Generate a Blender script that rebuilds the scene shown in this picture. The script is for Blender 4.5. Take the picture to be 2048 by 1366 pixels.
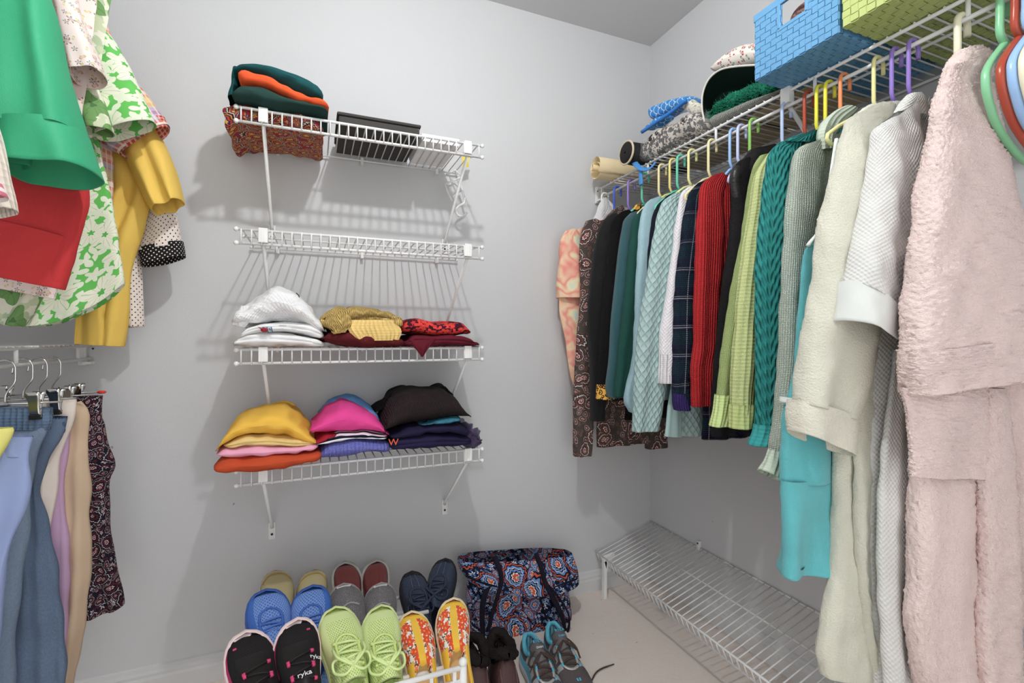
import bpy, bmesh, math, random
import numpy as np
from mathutils import Vector, Matrix

for o in list(bpy.data.objects):
    bpy.data.objects.remove(o, do_unlink=True)
SC = bpy.context.scene
COL = SC.collection
PI = math.pi
random.seed(7)

# ---------------------------------------------------------------- camera
# metres; X to the right along the back wall, Y towards the back wall, Z up
EYE = 1.10                      # height of the lens above the carpet
YAW = math.radians(22.4)        # turned right from the back wall's normal
FPX = 960.0                     # focal length for a frame 2048 wide
cam_d = bpy.data.cameras.new('camera')
cam_d.sensor_width = 36.0
cam_d.lens = FPX / 2048 * 36.0
cam_d.shift_y = -8 / 2048
cam_d.clip_start = 0.02
cam = bpy.data.objects.new('camera', cam_d)
COL.objects.link(cam)
cam.location = (0, 0, EYE)
cam.rotation_euler = (PI / 2, 0, -YAW)
SC.camera = cam

# ---------------------------------------------------------------- light, world, exposure
SC.view_settings.view_transform = 'Standard'
SC.view_settings.look = 'None'
SC.view_settings.gamma = 1.0
SC.view_settings.use_curve_mapping = False
SC.view_settings.exposure = 0.0
wd = bpy.data.worlds.new('world')
SC.world = wd
wd.use_nodes = True
wd.node_tree.nodes['Background'].inputs[0].default_value = (0.97, 0.985, 1.0, 1)
wd.node_tree.nodes['Background'].inputs[1].default_value = 1.85      # lit room outside the open doorway
LAMP_POS = (0.22, 0.62, 2.31)
LAMP_POWER = 32.0

# room
WALL_Y = 1.80
WALL_R = 1.43
WALL_L = -0.93
WALL_F = -0.42
CEIL = 2.44


def Wp(px, py, X=None, Y=None, Z=None):
    """point of the room seen at a pixel of the photograph, on the plane X / Y / Z (Z above the floor)"""
    a = (px - 1024) / FPX
    b = (675 - py) / FPX
    dx = math.sin(YAW) + a * math.cos(YAW)
    dy = math.cos(YAW) - a * math.sin(YAW)
    if X is not None: t = X / dx
    elif Y is not None: t = Y / dy
    else: t = (Z - EYE) / b
    return Vector((dx * t, dy * t, EYE + b * t))


# ---------------------------------------------------------------- materials
def lin(c):
    c = c / 255.0
    return c / 12.92 if c <= 0.04045 else ((c + 0.055) / 1.055) ** 2.4


KA = 1.10                       # albedo over the brightness seen in the photograph


def rgb(c, k=None):
    k = KA if k is None else k
    v = [lin(x) * k for x in c]
    g = 0.3 * v[0] + 0.59 * v[1] + 0.11 * v[2]
    v = [x + (g - x) * 0.07 for x in v]
    m = max(v)
    if m > 0.88: v = [x * 0.88 / m for x in v]
    return tuple(v) + (1.0,)


class NT:
    def __init__(s, name):
        s.m = bpy.data.materials.new(name)
        s.m.use_nodes = True
        s.t = s.m.node_tree
        s.b = s.t.nodes['Principled BSDF']
        s.b.inputs['Specular IOR Level'].default_value = 0.25

    def n(s, typ, **kw):
        nd = s.t.nodes.new(typ)
        for k, v in kw.items():
            setattr(nd, k, v)
        return nd

    def put(s, sock, v):
        if v is None: return
        if isinstance(v, bpy.types.NodeSocket): s.t.links.new(v, sock)
        else: sock.default_value = v

    def math(s, op, a, b=None, c=None, clamp=False):
        nd = s.n('ShaderNodeMath', operation=op)
        nd.use_clamp = clamp
        for i, v in enumerate((a, b, c)): s.put(nd.inputs[i], v)
        return nd.outputs[0]

    def vmath(s, op, a, b=None, scale=None):
        nd = s.n('ShaderNodeVectorMath', operation=op)
        s.put(nd.inputs[0], a)
        if b is not None: s.put(nd.inputs[1], b)
        if scale is not None: s.put(nd.inputs['Scale'], scale)
        return nd.outputs['Value'] if op in ('LENGTH', 'DOT_PRODUCT', 'DISTANCE') else nd.outputs[0]

    def mix(s, f, a, b, typ='MIX'):
        nd = s.n('ShaderNodeMix', data_type='RGBA', blend_type=typ)
        s.put(nd.inputs[0], f); s.put(nd.inputs[6], a); s.put(nd.inputs[7], b)
        return nd.outputs[2]

    def uv(s):
        if not hasattr(s, '_uv'): s._uv = s.n('ShaderNodeTexCoord').outputs['UV']
        return s._uv

    def obj(s):
        if not hasattr(s, '_ob'): s._ob = s.n('ShaderNodeTexCoord').outputs['Object']
        return s._ob

    def mapping(s, v, scale=(1, 1, 1), rot=(0, 0, 0), loc=(0, 0, 0)):
        nd = s.n('ShaderNodeMapping')
        s.put(nd.inputs['Vector'], v)
        nd.inputs['Scale'].default_value = scale
        nd.inputs['Rotation'].default_value = rot
        nd.inputs['Location'].default_value = loc
        return nd.outputs[0]

    def sep(s, v):
        nd = s.n('ShaderNodeSeparateXYZ'); s.put(nd.inputs[0], v)
        return nd.outputs

    def comb(s, x, y, z=0.0):
        nd = s.n('ShaderNodeCombineXYZ')
        s.put(nd.inputs[0], x); s.put(nd.inputs[1], y); s.put(nd.inputs[2], z)
        return nd.outputs[0]

    def noise(s, v, scale, detail=2.0, rough=0.5, out='Fac', dist=0.0):
        nd = s.n('ShaderNodeTexNoise')
        s.put(nd.inputs['Vector'], v)
        nd.inputs['Scale'].default_value = scale
        nd.inputs['Detail'].default_value = detail
        nd.inputs['Roughness'].default_value = rough
        nd.inputs['Distortion'].default_value = dist
        return nd.outputs[out]

    def voro(s, v, scale, rnd=1.0, feature='F1', dim='2D'):
        nd = s.n('ShaderNodeTexVoronoi', feature=feature, voronoi_dimensions=dim)
        s.put(nd.inputs['Vector'], v)
        nd.inputs['Scale'].default_value = scale
        nd.inputs['Randomness'].default_value = rnd
        return nd.outputs

    def ramp(s, f, stops, interp='LINEAR'):
        nd = s.n('ShaderNodeValToRGB')
        r = nd.color_ramp
        r.interpolation = interp
        while len(r.elements) < len(stops): r.elements.new(0.5)
        for e, (p, c) in zip(r.elements, stops):
            e.position = p; e.color = c
        s.put(nd.inputs[0], f)
        return nd.outputs[0]

    def less(s, a, b): return s.math('LESS_THAN', a, b)

    def bump(s, h, dist=0.002, strength=1.0):
        nd = s.n('ShaderNodeBump')
        nd.inputs['Strength'].default_value = strength
        nd.inputs['Distance'].default_value = dist
        s.put(nd.inputs['Height'], h)
        s.t.links.new(nd.outputs[0], s.b.inputs['Normal'])

    def col(s, c): s.put(s.b.inputs['Base Color'], c)

    def rough(s, r): s.put(s.b.inputs['Roughness'], r)


MATS = {}


def plain(name, c, rough=0.6, metal=0.0, spec=0.3, k=None, coat=0.0, trans=0.0, alpha=None):
    if name in MATS: return MATS[name]
    t = NT(name)
    nz = t.noise(t.obj(), 14.0, 3.0)
    a = rgb(c, k)
    t.col(t.mix(nz, tuple(x * 0.93 for x in a[:3]) + (1,), tuple(min(1, x * 1.06) for x in a[:3]) + (1,)))
    t.rough(rough)
    t.b.inputs['Metallic'].default_value = metal
    t.b.inputs['Specular IOR Level'].default_value = spec
    t.b.inputs['Coat Weight'].default_value = coat
    t.b.inputs['Transmission Weight'].default_value = trans
    if alpha is not None: t.b.inputs['Alpha'].default_value = alpha
    MATS[name] = t.m
    return t.m


# --- relief of the cloth: returns a height socket (uv in metres)
def weave(t, kind, f=1.0):
    uv = t.uv(); x, y, _ = t.sep(uv)
    if kind == 'terry':
        h = t.noise(uv, 260 * f, 3.0, 0.7)
        return h, 0.0035
    if kind == 'fleece':
        h = t.noise(uv, 420 * f, 3.0, 0.7)
        return h, 0.0025
    if kind == 'rib':
        w = t.math('ABSOLUTE', t.math('SINE', t.math('MULTIPLY', x, 620 * f)))
        v = t.math('ABSOLUTE', t.math('SINE', t.math('MULTIPLY', y, 900 * f)))
        return t.math('ADD', w, t.math('MULTIPLY', v, 0.25)), 0.0024
    if kind == 'ribv':
        w = t.math('ABSOLUTE', t.math('SINE', t.math('MULTIPLY', y, 620 * f)))
        v = t.math('ABSOLUTE', t.math('SINE', t.math('MULTIPLY', x, 900 * f)))
        return t.math('ADD', w, t.math('MULTIPLY', v, 0.25)), 0.003
    if kind == 'knit':
        w = t.math('ABSOLUTE', t.math('SINE', t.math('MULTIPLY', x, 800 * f)))
        v = t.math('ABSOLUTE', t.math('SINE', t.math('ADD', t.math('MULTIPLY', y, 1000 * f), t.math('MULTIPLY', w, 1.2))))
        return t.math('ADD', w, t.math('MULTIPLY', v, 0.9)), 0.0018
    if kind == 'waffle':
        w = t.math('SINE', t.math('MULTIPLY', x, 760 * f))
        v = t.math('SINE', t.math('MULTIPLY', y, 620 * f))
        return t.math('MULTIPLY', w, v), 0.0007
    if kind == 'quilt':
        p = t.math('ADD', x, t.math('MULTIPLY', y, 0.62)); q = t.math('SUBTRACT', x, t.math('MULTIPLY', y, 0.62))
        w = t.math('ABSOLUTE', t.math('SINE', t.math('MULTIPLY', p, 165 * f)))
        v = t.math('ABSOLUTE', t.math('SINE', t.math('MULTIPLY', q, 165 * f)))
        h = t.math('POWER', t.math('MULTIPLY', w, v), 0.4)
        return t.math('ADD', h, t.math('MULTIPLY', t.noise(uv, 900, 1), 0.15)), 0.0042
    if kind == 'cable':
        # lace chevrons with ribs between them
        zig = t.math('ABSOLUTE', t.math('SUBTRACT', t.math('FRACT', t.math('MULTIPLY', x, 15 * f)), 0.5))
        s = t.math('SINE', t.math('MULTIPLY', t.math('ADD', y, t.math('MULTIPLY', zig, 0.16)), 210 * f))
        r = t.math('ABSOLUTE', t.math('SINE', t.math('MULTIPLY', x, 330 * f)))
        k = t.noise(uv, 700, 1)
        return t.math('ADD', t.math('ADD', s, t.math('MULTIPLY', r, 1.2)), t.math('MULTIPLY', k, 0.8)), 0.003
    if kind == 'denim':
        w = t.math('SINE', t.math('MULTIPLY', t.math('ADD', x, y), 4000))
        return t.math('ADD', t.math('MULTIPLY', w, 0.3), t.noise(uv, 600, 2)), 0.0008
    if kind == 'leather':
        return t.math('ADD', t.noise(uv, 160, 3), t.math('MULTIPLY', t.noise(uv, 25, 2), 2.0)), 0.0015
    return t.noise(uv, 900, 2), 0.0004      # plain woven


def shade_of(t, c, amt=0.10, scale=9.0):
    """cloth colour with a slight unevenness of dye"""
    a = rgb(c)
    nz = t.noise(t.uv(), scale, 3.0)
    return t.mix(nz, tuple(x * (1 - amt) for x in a[:3]) + (1,), tuple(min(0.95, x * (1 + amt)) for x in a[:3]) + (1,))


def cloth(name, c, kind='woven', f=1.0, rough=0.85, sheen=0.0, fleck=None, spec=0.15):
    if name in MATS: return MATS[name]
    t = NT(name)
    base = shade_of(t, c)
    if fleck:
        nz = t.noise(t.uv(), 520, 2.0, 0.7)
        base = t.mix(t.math('GREATER_THAN', nz, 0.54), base, rgb(fleck))
    if kind == 'denim':
        nz = t.noise(t.mapping(t.uv(), (1, 0.5, 1)), 300, 4.0, 0.8)
        base = t.mix(t.math('MULTIPLY', nz, 0.55), base, rgb([min(255, x + 85) for x in c]))
    t.col(base)
    t.rough(rough)
    t.b.inputs['Specular IOR Level'].default_value = spec
    t.b.inputs['Sheen Weight'].default_value = sheen
    h, d = weave(t, kind, f)
    t.bump(h, d)
    MATS[name] = t.m
    return t.m


# --- printed motifs
def cell(t, v, scale, rnd=1.0):
    """distance and angle from the middle of scattered cells, plus a random number each"""
    o = t.voro(v, scale, rnd)
    loc = t.vmath('SUBTRACT', t.vmath('SCALE', v, scale=scale), t.vmath('SCALE', o['Position'], scale=scale))
    x, y, _ = t.sep(loc)
    ang = t.math('ARCTAN2', y, x)
    rr = t.sep(o['Color'])[0]
    return t.math('POWER', t.math('ADD', t.math('MULTIPLY', x, x), t.math('MULTIPLY', y, y)), 0.5), ang, rr, x, y


def petals(t, d, ang, rr, n, r0, r1):
    """mask of a flower of n petals"""
    a = t.math('COSINE', t.math('ADD', t.math('MULTIPLY', ang, float(n)), t.math('MULTIPLY', rr, 6.28)))
    lim = t.math('ADD', (r0 + r1) / 2, t.math('MULTIPLY', a, (r1 - r0) / 2))
    return t.less(d, lim), t.math('DIVIDE', d, lim)


def finish(t, rough=0.85, kind='woven'):
    t.rough(rough)
    t.b.inputs['Specular IOR Level'].default_value = 0.15
    h, d = weave(t, kind)
    t.bump(h, d)
    MATS[t.m.name] = t.m
    return t.m


def floral(name, ground, a, b, centre, scale=14, n=5, leaf=None, lscale=None):
    if name in MATS: return MATS[name]
    t = NT(name)
    v = t.vmath('ADD', t.uv(), t.vmath('SCALE', t.vmath('SUBTRACT', t.noise(t.uv(), 30, 2, out='Color'), (0.5, 0.5, 0.5)), scale=0.012))
    base = rgb(ground)
    if leaf:
        d, an, rr, x, y = cell(t, t.mapping(v, loc=(3.3, 1.7, 0)), lscale or scale * 1.9)
        m, q = petals(t, d, an, rr, 3, 0.12, 0.5)
        base = t.mix(m, base, rgb(leaf))
    d, an, rr, x, y = cell(t, v, scale * 1.7)
    m, q = petals(t, d, an, rr, n, 0.25, 0.46)
    c2 = t.mix(t.math('GREATER_THAN', q, 0.86), rgb(b), base)
    base = t.mix(m, base, c2)
    d, an, rr, x, y = cell(t, t.mapping(v, loc=(0.7, 0.4, 0)), scale)
    m, q = petals(t, d, an, rr, n, 0.28, 0.5)
    vein = t.math('GREATER_THAN', t.math('COSINE', t.math('MULTIPLY', t.math('ADD', t.math('MULTIPLY', an, float(n)), t.math('MULTIPLY', rr, 6.28)), 3.0)), 0.93)
    c1 = t.mix(vein, rgb(a), t.mix(0.5, rgb(a), rgb(centre)))
    c1 = t.mix(t.less(q, 0.22), c1, rgb(centre))
    base = t.mix(m, base, c1)
    t.col(base)
    return finish(t)


def paisley(name, ground, rings, scale=16, small=None, k=3.0, small2=None):
    """scalloped teardrops and rosettes drawn in rings of (colour, width), over small scattered flowers"""
    if name in MATS: return MATS[name]
    t = NT(name)
    v = t.vmath('ADD', t.uv(), t.vmath('SCALE', t.vmath('SUBTRACT', t.noise(t.uv(), scale * 0.8, 1, out='Color'), (0.5, 0.5, 0.5)), scale=0.9 / scale))
    base = rgb(ground)
    for i, c in enumerate((small, small2)):
        if c is None: continue
        d0, a0, r0, x0, y0 = cell(t, t.mapping(v, loc=(5.1 + i, 2.2 - i, 0)), scale * k * (1 + 0.35 * i))
        m, q = petals(t, d0, a0, r0, 5, 0.12, 0.36)
        base = t.mix(m, base, t.mix(t.less(q, 0.4), rgb(c), rgb(ground)))
    tot = sum(w for c, w in rings)

    def stops(lim):
        st = []; p = 0.0
        for c, w in rings:
            st.append((p, rgb(c))); p += lim * w / tot
        return st
    for sc, off, lim, pet, tear in ((scale * 1.9, (2.1, 6.2, 0), 0.40, 9.0, 0.10), (scale, (0, 0, 0), 0.46, 13.0, 0.16)):
        d, an, rr, x, y = cell(t, t.mapping(v, loc=off), sc)
        a2 = t.math('ADD', an, t.math('MULTIPLY', rr, 6.28))
        sp = t.math('ADD', d, t.math('MULTIPLY', t.math('SINE', a2), tear))                 # off-centre: a teardrop
        sp = t.math('ADD', t.math('ABSOLUTE', sp), t.math('MULTIPLY', t.math('COSINE', t.math('MULTIPLY', an, pet)), 0.022))
        base = t.mix(t.less(sp, lim * 0.97), base, t.ramp(sp, stops(lim), 'CONSTANT'))
    t.col(base)
    return finish(t)


def dots(name, ground, c, scale=70, r=0.2, k=None):
    if name in MATS: return MATS[name]
    t = NT(name)
    v = t.mapping(t.uv(), rot=(0, 0, 0.785))
    d, an, rr, x, y = cell(t, v, scale, 0.0)
    t.col(t.mix(t.less(d, r), rgb(ground), rgb(c)))
    return finish(t)


def motif(name, ground, cols, scale=22, n=5, r=(0.08, 0.34)):
    """small motifs scattered on a plain ground, outlined"""
    if name in MATS: return MATS[name]
    t = NT(name)
    base = rgb(ground)
    for i, c in enumerate(cols):
        d, an, rr, x, y = cell(t, t.mapping(t.uv(), loc=(1.7 * i, 2.3 * i, 0)), scale * (1 + 0.23 * i))
        m, q = petals(t, d, an, rr, n if i % 2 == 0 else 2, r[0], r[1])
        keep = t.math('MULTIPLY', m, t.math('GREATER_THAN', rr, 0.35))
        base = t.mix(keep, base, t.mix(t.less(q, 0.62), rgb(c), t.mix(0.65, rgb(c), rgb(ground))))
    t.col(base)
    return finish(t)


def plaid(name, ground, bands, kind='woven'):
    """bands: (colour, period, width, offset, axis, strength)"""
    if name in MATS: return MATS[name]
    t = NT(name)
    x, y, _ = t.sep(t.uv())
    base = rgb(ground)
    for c, per, wid, off, ax, st in bands:
        f = t.math('FRACT', t.math('DIVIDE', t.math('ADD', (x, y)[ax], off + 50 * per), per))
        base = t.mix(t.math('MULTIPLY', t.less(f, wid / per), st), base, rgb(c))
    t.col(base)
    return finish(t, kind=kind)


def bands_v(name, stops, kind='woven', axis=1):
    """horizontal bands by height of the cloth: stops are (metres, colour)"""
    if name in MATS: return MATS[name]
    t = NT(name)
    c = t.sep(t.uv())[axis]
    base = rgb(stops[0][1])
    for p, cc in stops[1:]:
        base = t.mix(t.math('GREATER_THAN', c, p), base, rgb(cc))
    t.col(base)
    return finish(t, kind=kind)


def blotch(name, cols, scale=9):
    if name in MATS: return MATS[name]
    t = NT(name)
    nz = t.noise(t.uv(), scale, 2.0, 0.5, dist=0.3)
    st = [(0.25 + 0.5 * i / (len(cols) - 1), rgb(c)) for i, c in enumerate(cols)]
    t.col(t.ramp(nz, st))
    return finish(t)


def leopard(name):
    if name in MATS: return MATS[name]
    t = NT(name)
    v = t.vmath('ADD', t.uv(), t.vmath('SCALE', t.noise(t.uv(), 90, 1, out='Color'), scale=0.008))
    d, an, rr, x, y = cell(t, v, 75)
    ring = t.less(t.math('ABSOLUTE', t.math('SUBTRACT', d, 0.3)), 0.12)
    t.col(t.mix(ring, rgb((226, 170, 64)), rgb((24, 18, 14))))
    return finish(t)


# ---------------------------------------------------------------- mesh helpers
def link(o, parent=None):
    COL.objects.link(o)
    if parent is not None: o.parent = parent
    return o


def mesh(name, V, Fc, mat, parent=None, uv=None, smooth=True, loc=None, rot=None):
    """uv: one per vertex, or None -> box mapping in metres"""
    me = bpy.data.meshes.new(name)
    V = np.asarray(V, dtype=float)
    me.from_pydata(V.tolist(), [], Fc)
    l = me.uv_layers.new(name='UVMap')
    li = np.zeros(len(me.loops), dtype=np.int64)
    me.loops.foreach_get('vertex_index', li)
    if uv is None:
        me.update()
        nrm = np.zeros(len(me.polygons) * 3); me.polygons.foreach_get('normal', nrm)
        nrm = np.abs(nrm.reshape(-1, 3)); tot = np.zeros(len(me.polygons), dtype=np.int64)
        me.polygons.foreach_get('loop_total', tot)
        ax = np.repeat(np.argmax(nrm, axis=1), tot)
        co = V[li]
        uu = np.where(ax == 0, co[:, 1], co[:, 0]); vv = np.where(ax == 2, co[:, 1], co[:, 2])
        arr = np.stack([uu, vv], 1)
    else:
        uv = np.asarray(uv, dtype=float)
        arr = uv[li] if len(uv) == len(V) else uv
    l.data.foreach_set('uv', arr.astype(np.float32).ravel())
    if smooth: me.polygons.foreach_set('use_smooth', [True] * len(me.polygons))
    if mat is not None: me.materials.append(mat)
    o = bpy.data.objects.new(name, me)
    link(o, parent)
    if loc is not None: o.location = loc
    if rot is not None: o.rotation_euler = rot
    return o


def grid_faces(nv, nu, closed):
    Fc = []
    for j in range(nv - 1):
        a = j * nu; b = a + nu
        for i in range(nu - 1): Fc.append((a + i, a + i + 1, b + i + 1, b + i))
        if closed: Fc.append((a + nu - 1, a, b, b + nu - 1))
    return Fc


def surf(name, P, mat, parent=None, closed=True, caps=(False, False), smooth=True, uvs=None, scale_u=1.0):
    """P: nv x nu x 3 array of rings -> one mesh; uv measured along the cloth in metres"""
    P = np.asarray(P, dtype=float)
    nv, nu, _ = P.shape
    if closed:       # repeat the seam column so that the uv does not jump
        P = np.concatenate([P, P[:, :1]], axis=1); nu += 1
    if uvs is None:
        du = np.linalg.norm(np.diff(P, axis=1), axis=2)
        ref = du.mean(axis=0)
        U = np.concatenate([[0], np.cumsum(ref)]) * scale_u
        dv = np.linalg.norm(np.diff(P, axis=0), axis=2).mean(axis=1)
        Vv = -np.concatenate([[0], np.cumsum(dv)])
        uvs = np.stack(np.meshgrid(U, Vv), axis=2)
    V = P.reshape(-1, 3); uv = np.asarray(uvs).reshape(-1, 2)
    Fc = grid_faces(nv, nu, False)
    V = list(map(tuple, V)); uv = list(map(tuple, uv))
    for end, j in ((0, 0), (1, nv - 1)):
        if caps[end]:
            c = P[j, :-1 if closed else None].mean(axis=0)
            V.append(tuple(c)); uv.append(tuple(np.asarray(uvs)[j].mean(axis=0)))
            k = len(V) - 1
            for i in range(nu - 1):
                a, b = j * nu + i, j * nu + i + 1
                Fc.append((k, b, a) if end == 0 else (k, a, b))
    o = mesh(name, V, Fc, mat, parent, uv, smooth)
    if closed:
        o.data.validate()
    return o


def resample(pts, n):
    """smooth (Catmull-Rom) polyline through pts, n samples by parameter length"""
    pts = [np.asarray(p, dtype=float) for p in pts]
    if len(pts) == 2:
        return np.array([pts[0] + (pts[1] - pts[0]) * t for t in np.linspace(0, 1, n)])
    L = [0.0]
    for a, b in zip(pts, pts[1:]): L.append(L[-1] + max(1e-6, float(np.linalg.norm(b - a))))
    ext = [2 * pts[0] - pts[1]] + pts + [2 * pts[-1] - pts[-2]]
    out = []
    for s in np.linspace(0, L[-1], n):
        k = min(len(pts) - 2, max(0, int(np.searchsorted(L, s, side='right')) - 1))
        t = (s - L[k]) / (L[k + 1] - L[k])
        p0, p1, p2, p3 = ext[k:k + 4]
        out.append(0.5 * (2 * p1 + (p2 - p0) * t + (2 * p0 - 5 * p1 + 4 * p2 - p3) * t * t + (3 * p1 - p0 - 3 * p2 + p3) * t ** 3))
    return np.array(out)


def curve_val(vals, n):
    """piecewise-linear values given at even steps (or (t, value) pairs) sampled n times"""
    if isinstance(vals, (int, float)): return np.full(n, float(vals))
    if isinstance(vals[0], (tuple, list)):
        ts = [v[0] for v in vals]; vs = [v[1] for v in vals]
    else:
        ts = np.linspace(0, 1, len(vals)); vs = vals
    x = np.linspace(0, 1, n)
    y = np.interp(x, ts, vs)
    return y


def pipe(name, pts, r, mat, parent=None, nu=8, n=None, smooth_path=True, caps=True, ratio=1.0):
    """round tube along a path; r may vary along it"""
    P = resample(pts, n) if (n and smooth_path) else np.array([np.asarray(p, dtype=float) for p in pts])
    V, Fc, uv = pipe_data(P, r, nu, caps, ratio)
    return mesh(name, V, Fc, mat, parent, uv)


def pipe_data(P, r, nu=8, caps=True, ratio=1.0):
    P = np.asarray(P, dtype=float)
    n = len(P)
    rr = curve_val(r, n) if not isinstance(r, np.ndarray) else r
    T = np.gradient(P, axis=0) if n > 2 else np.repeat([P[-1] - P[0]], 2, axis=0)
    T /= np.linalg.norm(T, axis=1)[:, None] + 1e-12
    up = np.array([0, 0, 1.0]) if abs(T[0][2]) < 0.9 else np.array([1.0, 0, 0])
    Nn = np.cross(T[0], up); Nn /= np.linalg.norm(Nn)
    V = []; uv = []
    L = 0.0
    for j in range(n):
        if j:
            L += np.linalg.norm(P[j] - P[j - 1])
            Nn = Nn - T[j] * np.dot(Nn, T[j]); Nn /= np.linalg.norm(Nn) + 1e-12
        B = np.cross(T[j], Nn)
        for i in range(nu):
            a = 2 * PI * i / nu
            V.append(P[j] + rr[j] * (math.cos(a) * Nn + ratio * math.sin(a) * B))
            uv.append((i / nu * 2 * PI * rr[j], -L))
    Fc = grid_faces(n, nu, True)
    if caps:
        Fc.append(tuple(reversed(range(nu)))); Fc.append(tuple(range((n - 1) * nu, n * nu)))
    return V, Fc, uv


def join_data(parts):
    V = []; Fc = []; uv = []
    for v, f, u in parts:
        k = len(V)
        V += [tuple(p) for p in v]; uv += [tuple(p) for p in u]
        Fc += [tuple(i + k for i in q) for q in f]
    return V, Fc, uv


def box_data(x0, x1, y0, y1, z0, z1):
    V = [(x0, y0, z0), (x1, y0, z0), (x1, y1, z0), (x0, y1, z0), (x0, y0, z1), (x1, y0, z1), (x1, y1, z1), (x0, y1, z1)]
    Fc = [(0, 3, 2, 1), (4, 5, 6, 7), (0, 1, 5, 4), (1, 2, 6, 5), (2, 3, 7, 6), (3, 0, 4, 7)]
    return V, Fc


def box(name, x0, x1, y0, y1, z0, z1, mat, parent=None, bevel=0.0, loc=None, rot=None):
    V, Fc = box_data(x0, x1, y0, y1, z0, z1)
    if bevel:
        bm = bmesh.new()
        vs = [bm.verts.new(v) for v in V]
        for f in Fc: bm.faces.new([vs[i] for i in f])
        bmesh.ops.bevel(bm, geom=list(bm.edges), offset=bevel, segments=2, affect='EDGES', profile=0.6)
        bm.verts.index_update()
        V = [tuple(v.co) for v in bm.verts]; Fc = [tuple(v.index for v in f.verts) for f in bm.faces]
        bm.free()
    return mesh(name, V, Fc, mat, parent, None, smooth=False, loc=loc, rot=rot)


def thing(name, label, cat, loc=(0, 0, 0), rot=(0, 0, 0), group=None):
    o = bpy.data.objects.new(name, None)
    o.empty_display_size = 0.05
    link(o)
    o.location = loc
    o.rotation_euler = rot
    return tag(o, label, cat, group)


def tag(o, label, cat, group=None):
    o['label'] = label; o['category'] = cat
    if group: o['group'] = group
    return o


def struct(o, label=None):
    o['kind'] = 'structure'
    if label: o['label'] = label
    return o


def waves(x, seed, k=(3, 6, 11), amp=(1, .5, .25)):
    """smooth 1-D ripple in about -1..1"""
    r = np.random.RandomState(seed)
    out = 0
    for kk, a in zip(k, amp): out = out + a * np.sin(kk * x + r.uniform(0, 6.28))
    return out / sum(amp)


def lump(P, amp, freq, seed, nrm=None):
    """lumpy displacement of points (n x 3) by a sum of sines: smooth folds, dents"""
    r = np.random.RandomState(seed)
    out = np.zeros(P.shape[:-1])
    for i in range(5):
        d = r.normal(size=3); d /= np.linalg.norm(d)
        out += np.sin((P @ d) * freq * r.uniform(0.6, 1.8) + r.uniform(0, 6.28))
    return out * amp / 2.5


def grid_normals(P, closed):
    P = np.asarray(P)
    if closed:
        du = np.roll(P, -1, axis=1) - np.roll(P, 1, axis=1)
    else:
        du = np.gradient(P, axis=1)
    dv = np.gradient(P, axis=0)
    n = np.cross(du, dv)
    return n / (np.linalg.norm(n, axis=2)[..., None] + 1e-12)


def lettering(name, txt, size, mat, parent, M, extrude=0.0004):
    """flat raised letters as a mesh, placed by the matrix M (local to the parent)"""
    fc = bpy.data.curves.new(name, 'FONT')
    fc.body = txt; fc.size = size; fc.extrude = extrude; fc.align_x = 'CENTER'; fc.align_y = 'CENTER'
    tmp = bpy.data.objects.new(name, fc)
    COL.objects.link(tmp)
    me = bpy.data.meshes.new_from_object(tmp.evaluated_get(bpy.context.evaluated_depsgraph_get()))
    bpy.data.objects.remove(tmp, do_unlink=True)
    bpy.data.curves.remove(fc)
    me.materials.clear(); me.materials.append(mat)
    me.transform(M)
    o = bpy.data.objects.new(name, me)
    return link(o, parent)

# ================================================================ the room
def wall_mat():
    t = NT('wall_paint')
    ob = t.obj()
    nz = t.noise(ob, 3.0, 3.0)
    base = t.mix(nz, (0.615, 0.62, 0.63, 1), (0.645, 0.65, 0.66, 1))
    o = t.voro(t.mapping(ob, (1, 1, 0.55)), 9.0, 1.0, dim='3D')
    d = o['Distance']; rr = t.sep(o['Color'])[0]
    spot = t.math('MULTIPLY', t.less(t.math('ADD', d, t.math('MULTIPLY', t.noise(ob, 120, 2), 0.05)), 0.050), t.math('GREATER_THAN', rr, 0.66))
    base = t.mix(t.math('MULTIPLY', spot, 0.55), base, (0.12, 0.12, 0.12, 1))
    sm = t.noise(t.mapping(ob, (1, 1, 0.4)), 7.0, 4.0, 0.65)
    base = t.mix(t.math('MULTIPLY', t.math('GREATER_THAN', sm, 0.70), 0.06), base, (0.4, 0.4, 0.4, 1))
    t.col(base); t.rough(0.55)
    t.b.inputs['Specular IOR Level'].default_value = 0.25
    t.bump(t.noise(ob, 160, 3.0), 0.0006, 0.5)
    return t.m


M_WALL = wall_mat()
M_TRIM = plain('trim_paint', (212, 212, 212), 0.4, k=1.0)
M_WHITE = plain('white_vinyl_wire', (232, 232, 232), 0.35, spec=0.4, k=1.0)
M_WHITEP = plain('white_plastic', (236, 236, 234), 0.4, spec=0.4, k=1.0)
M_STEEL = plain('steel', (150, 150, 150), 0.25, metal=1.0, k=1.2)
M_DARK = plain('dark_screw', (60, 58, 56), 0.4, metal=0.6)


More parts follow.
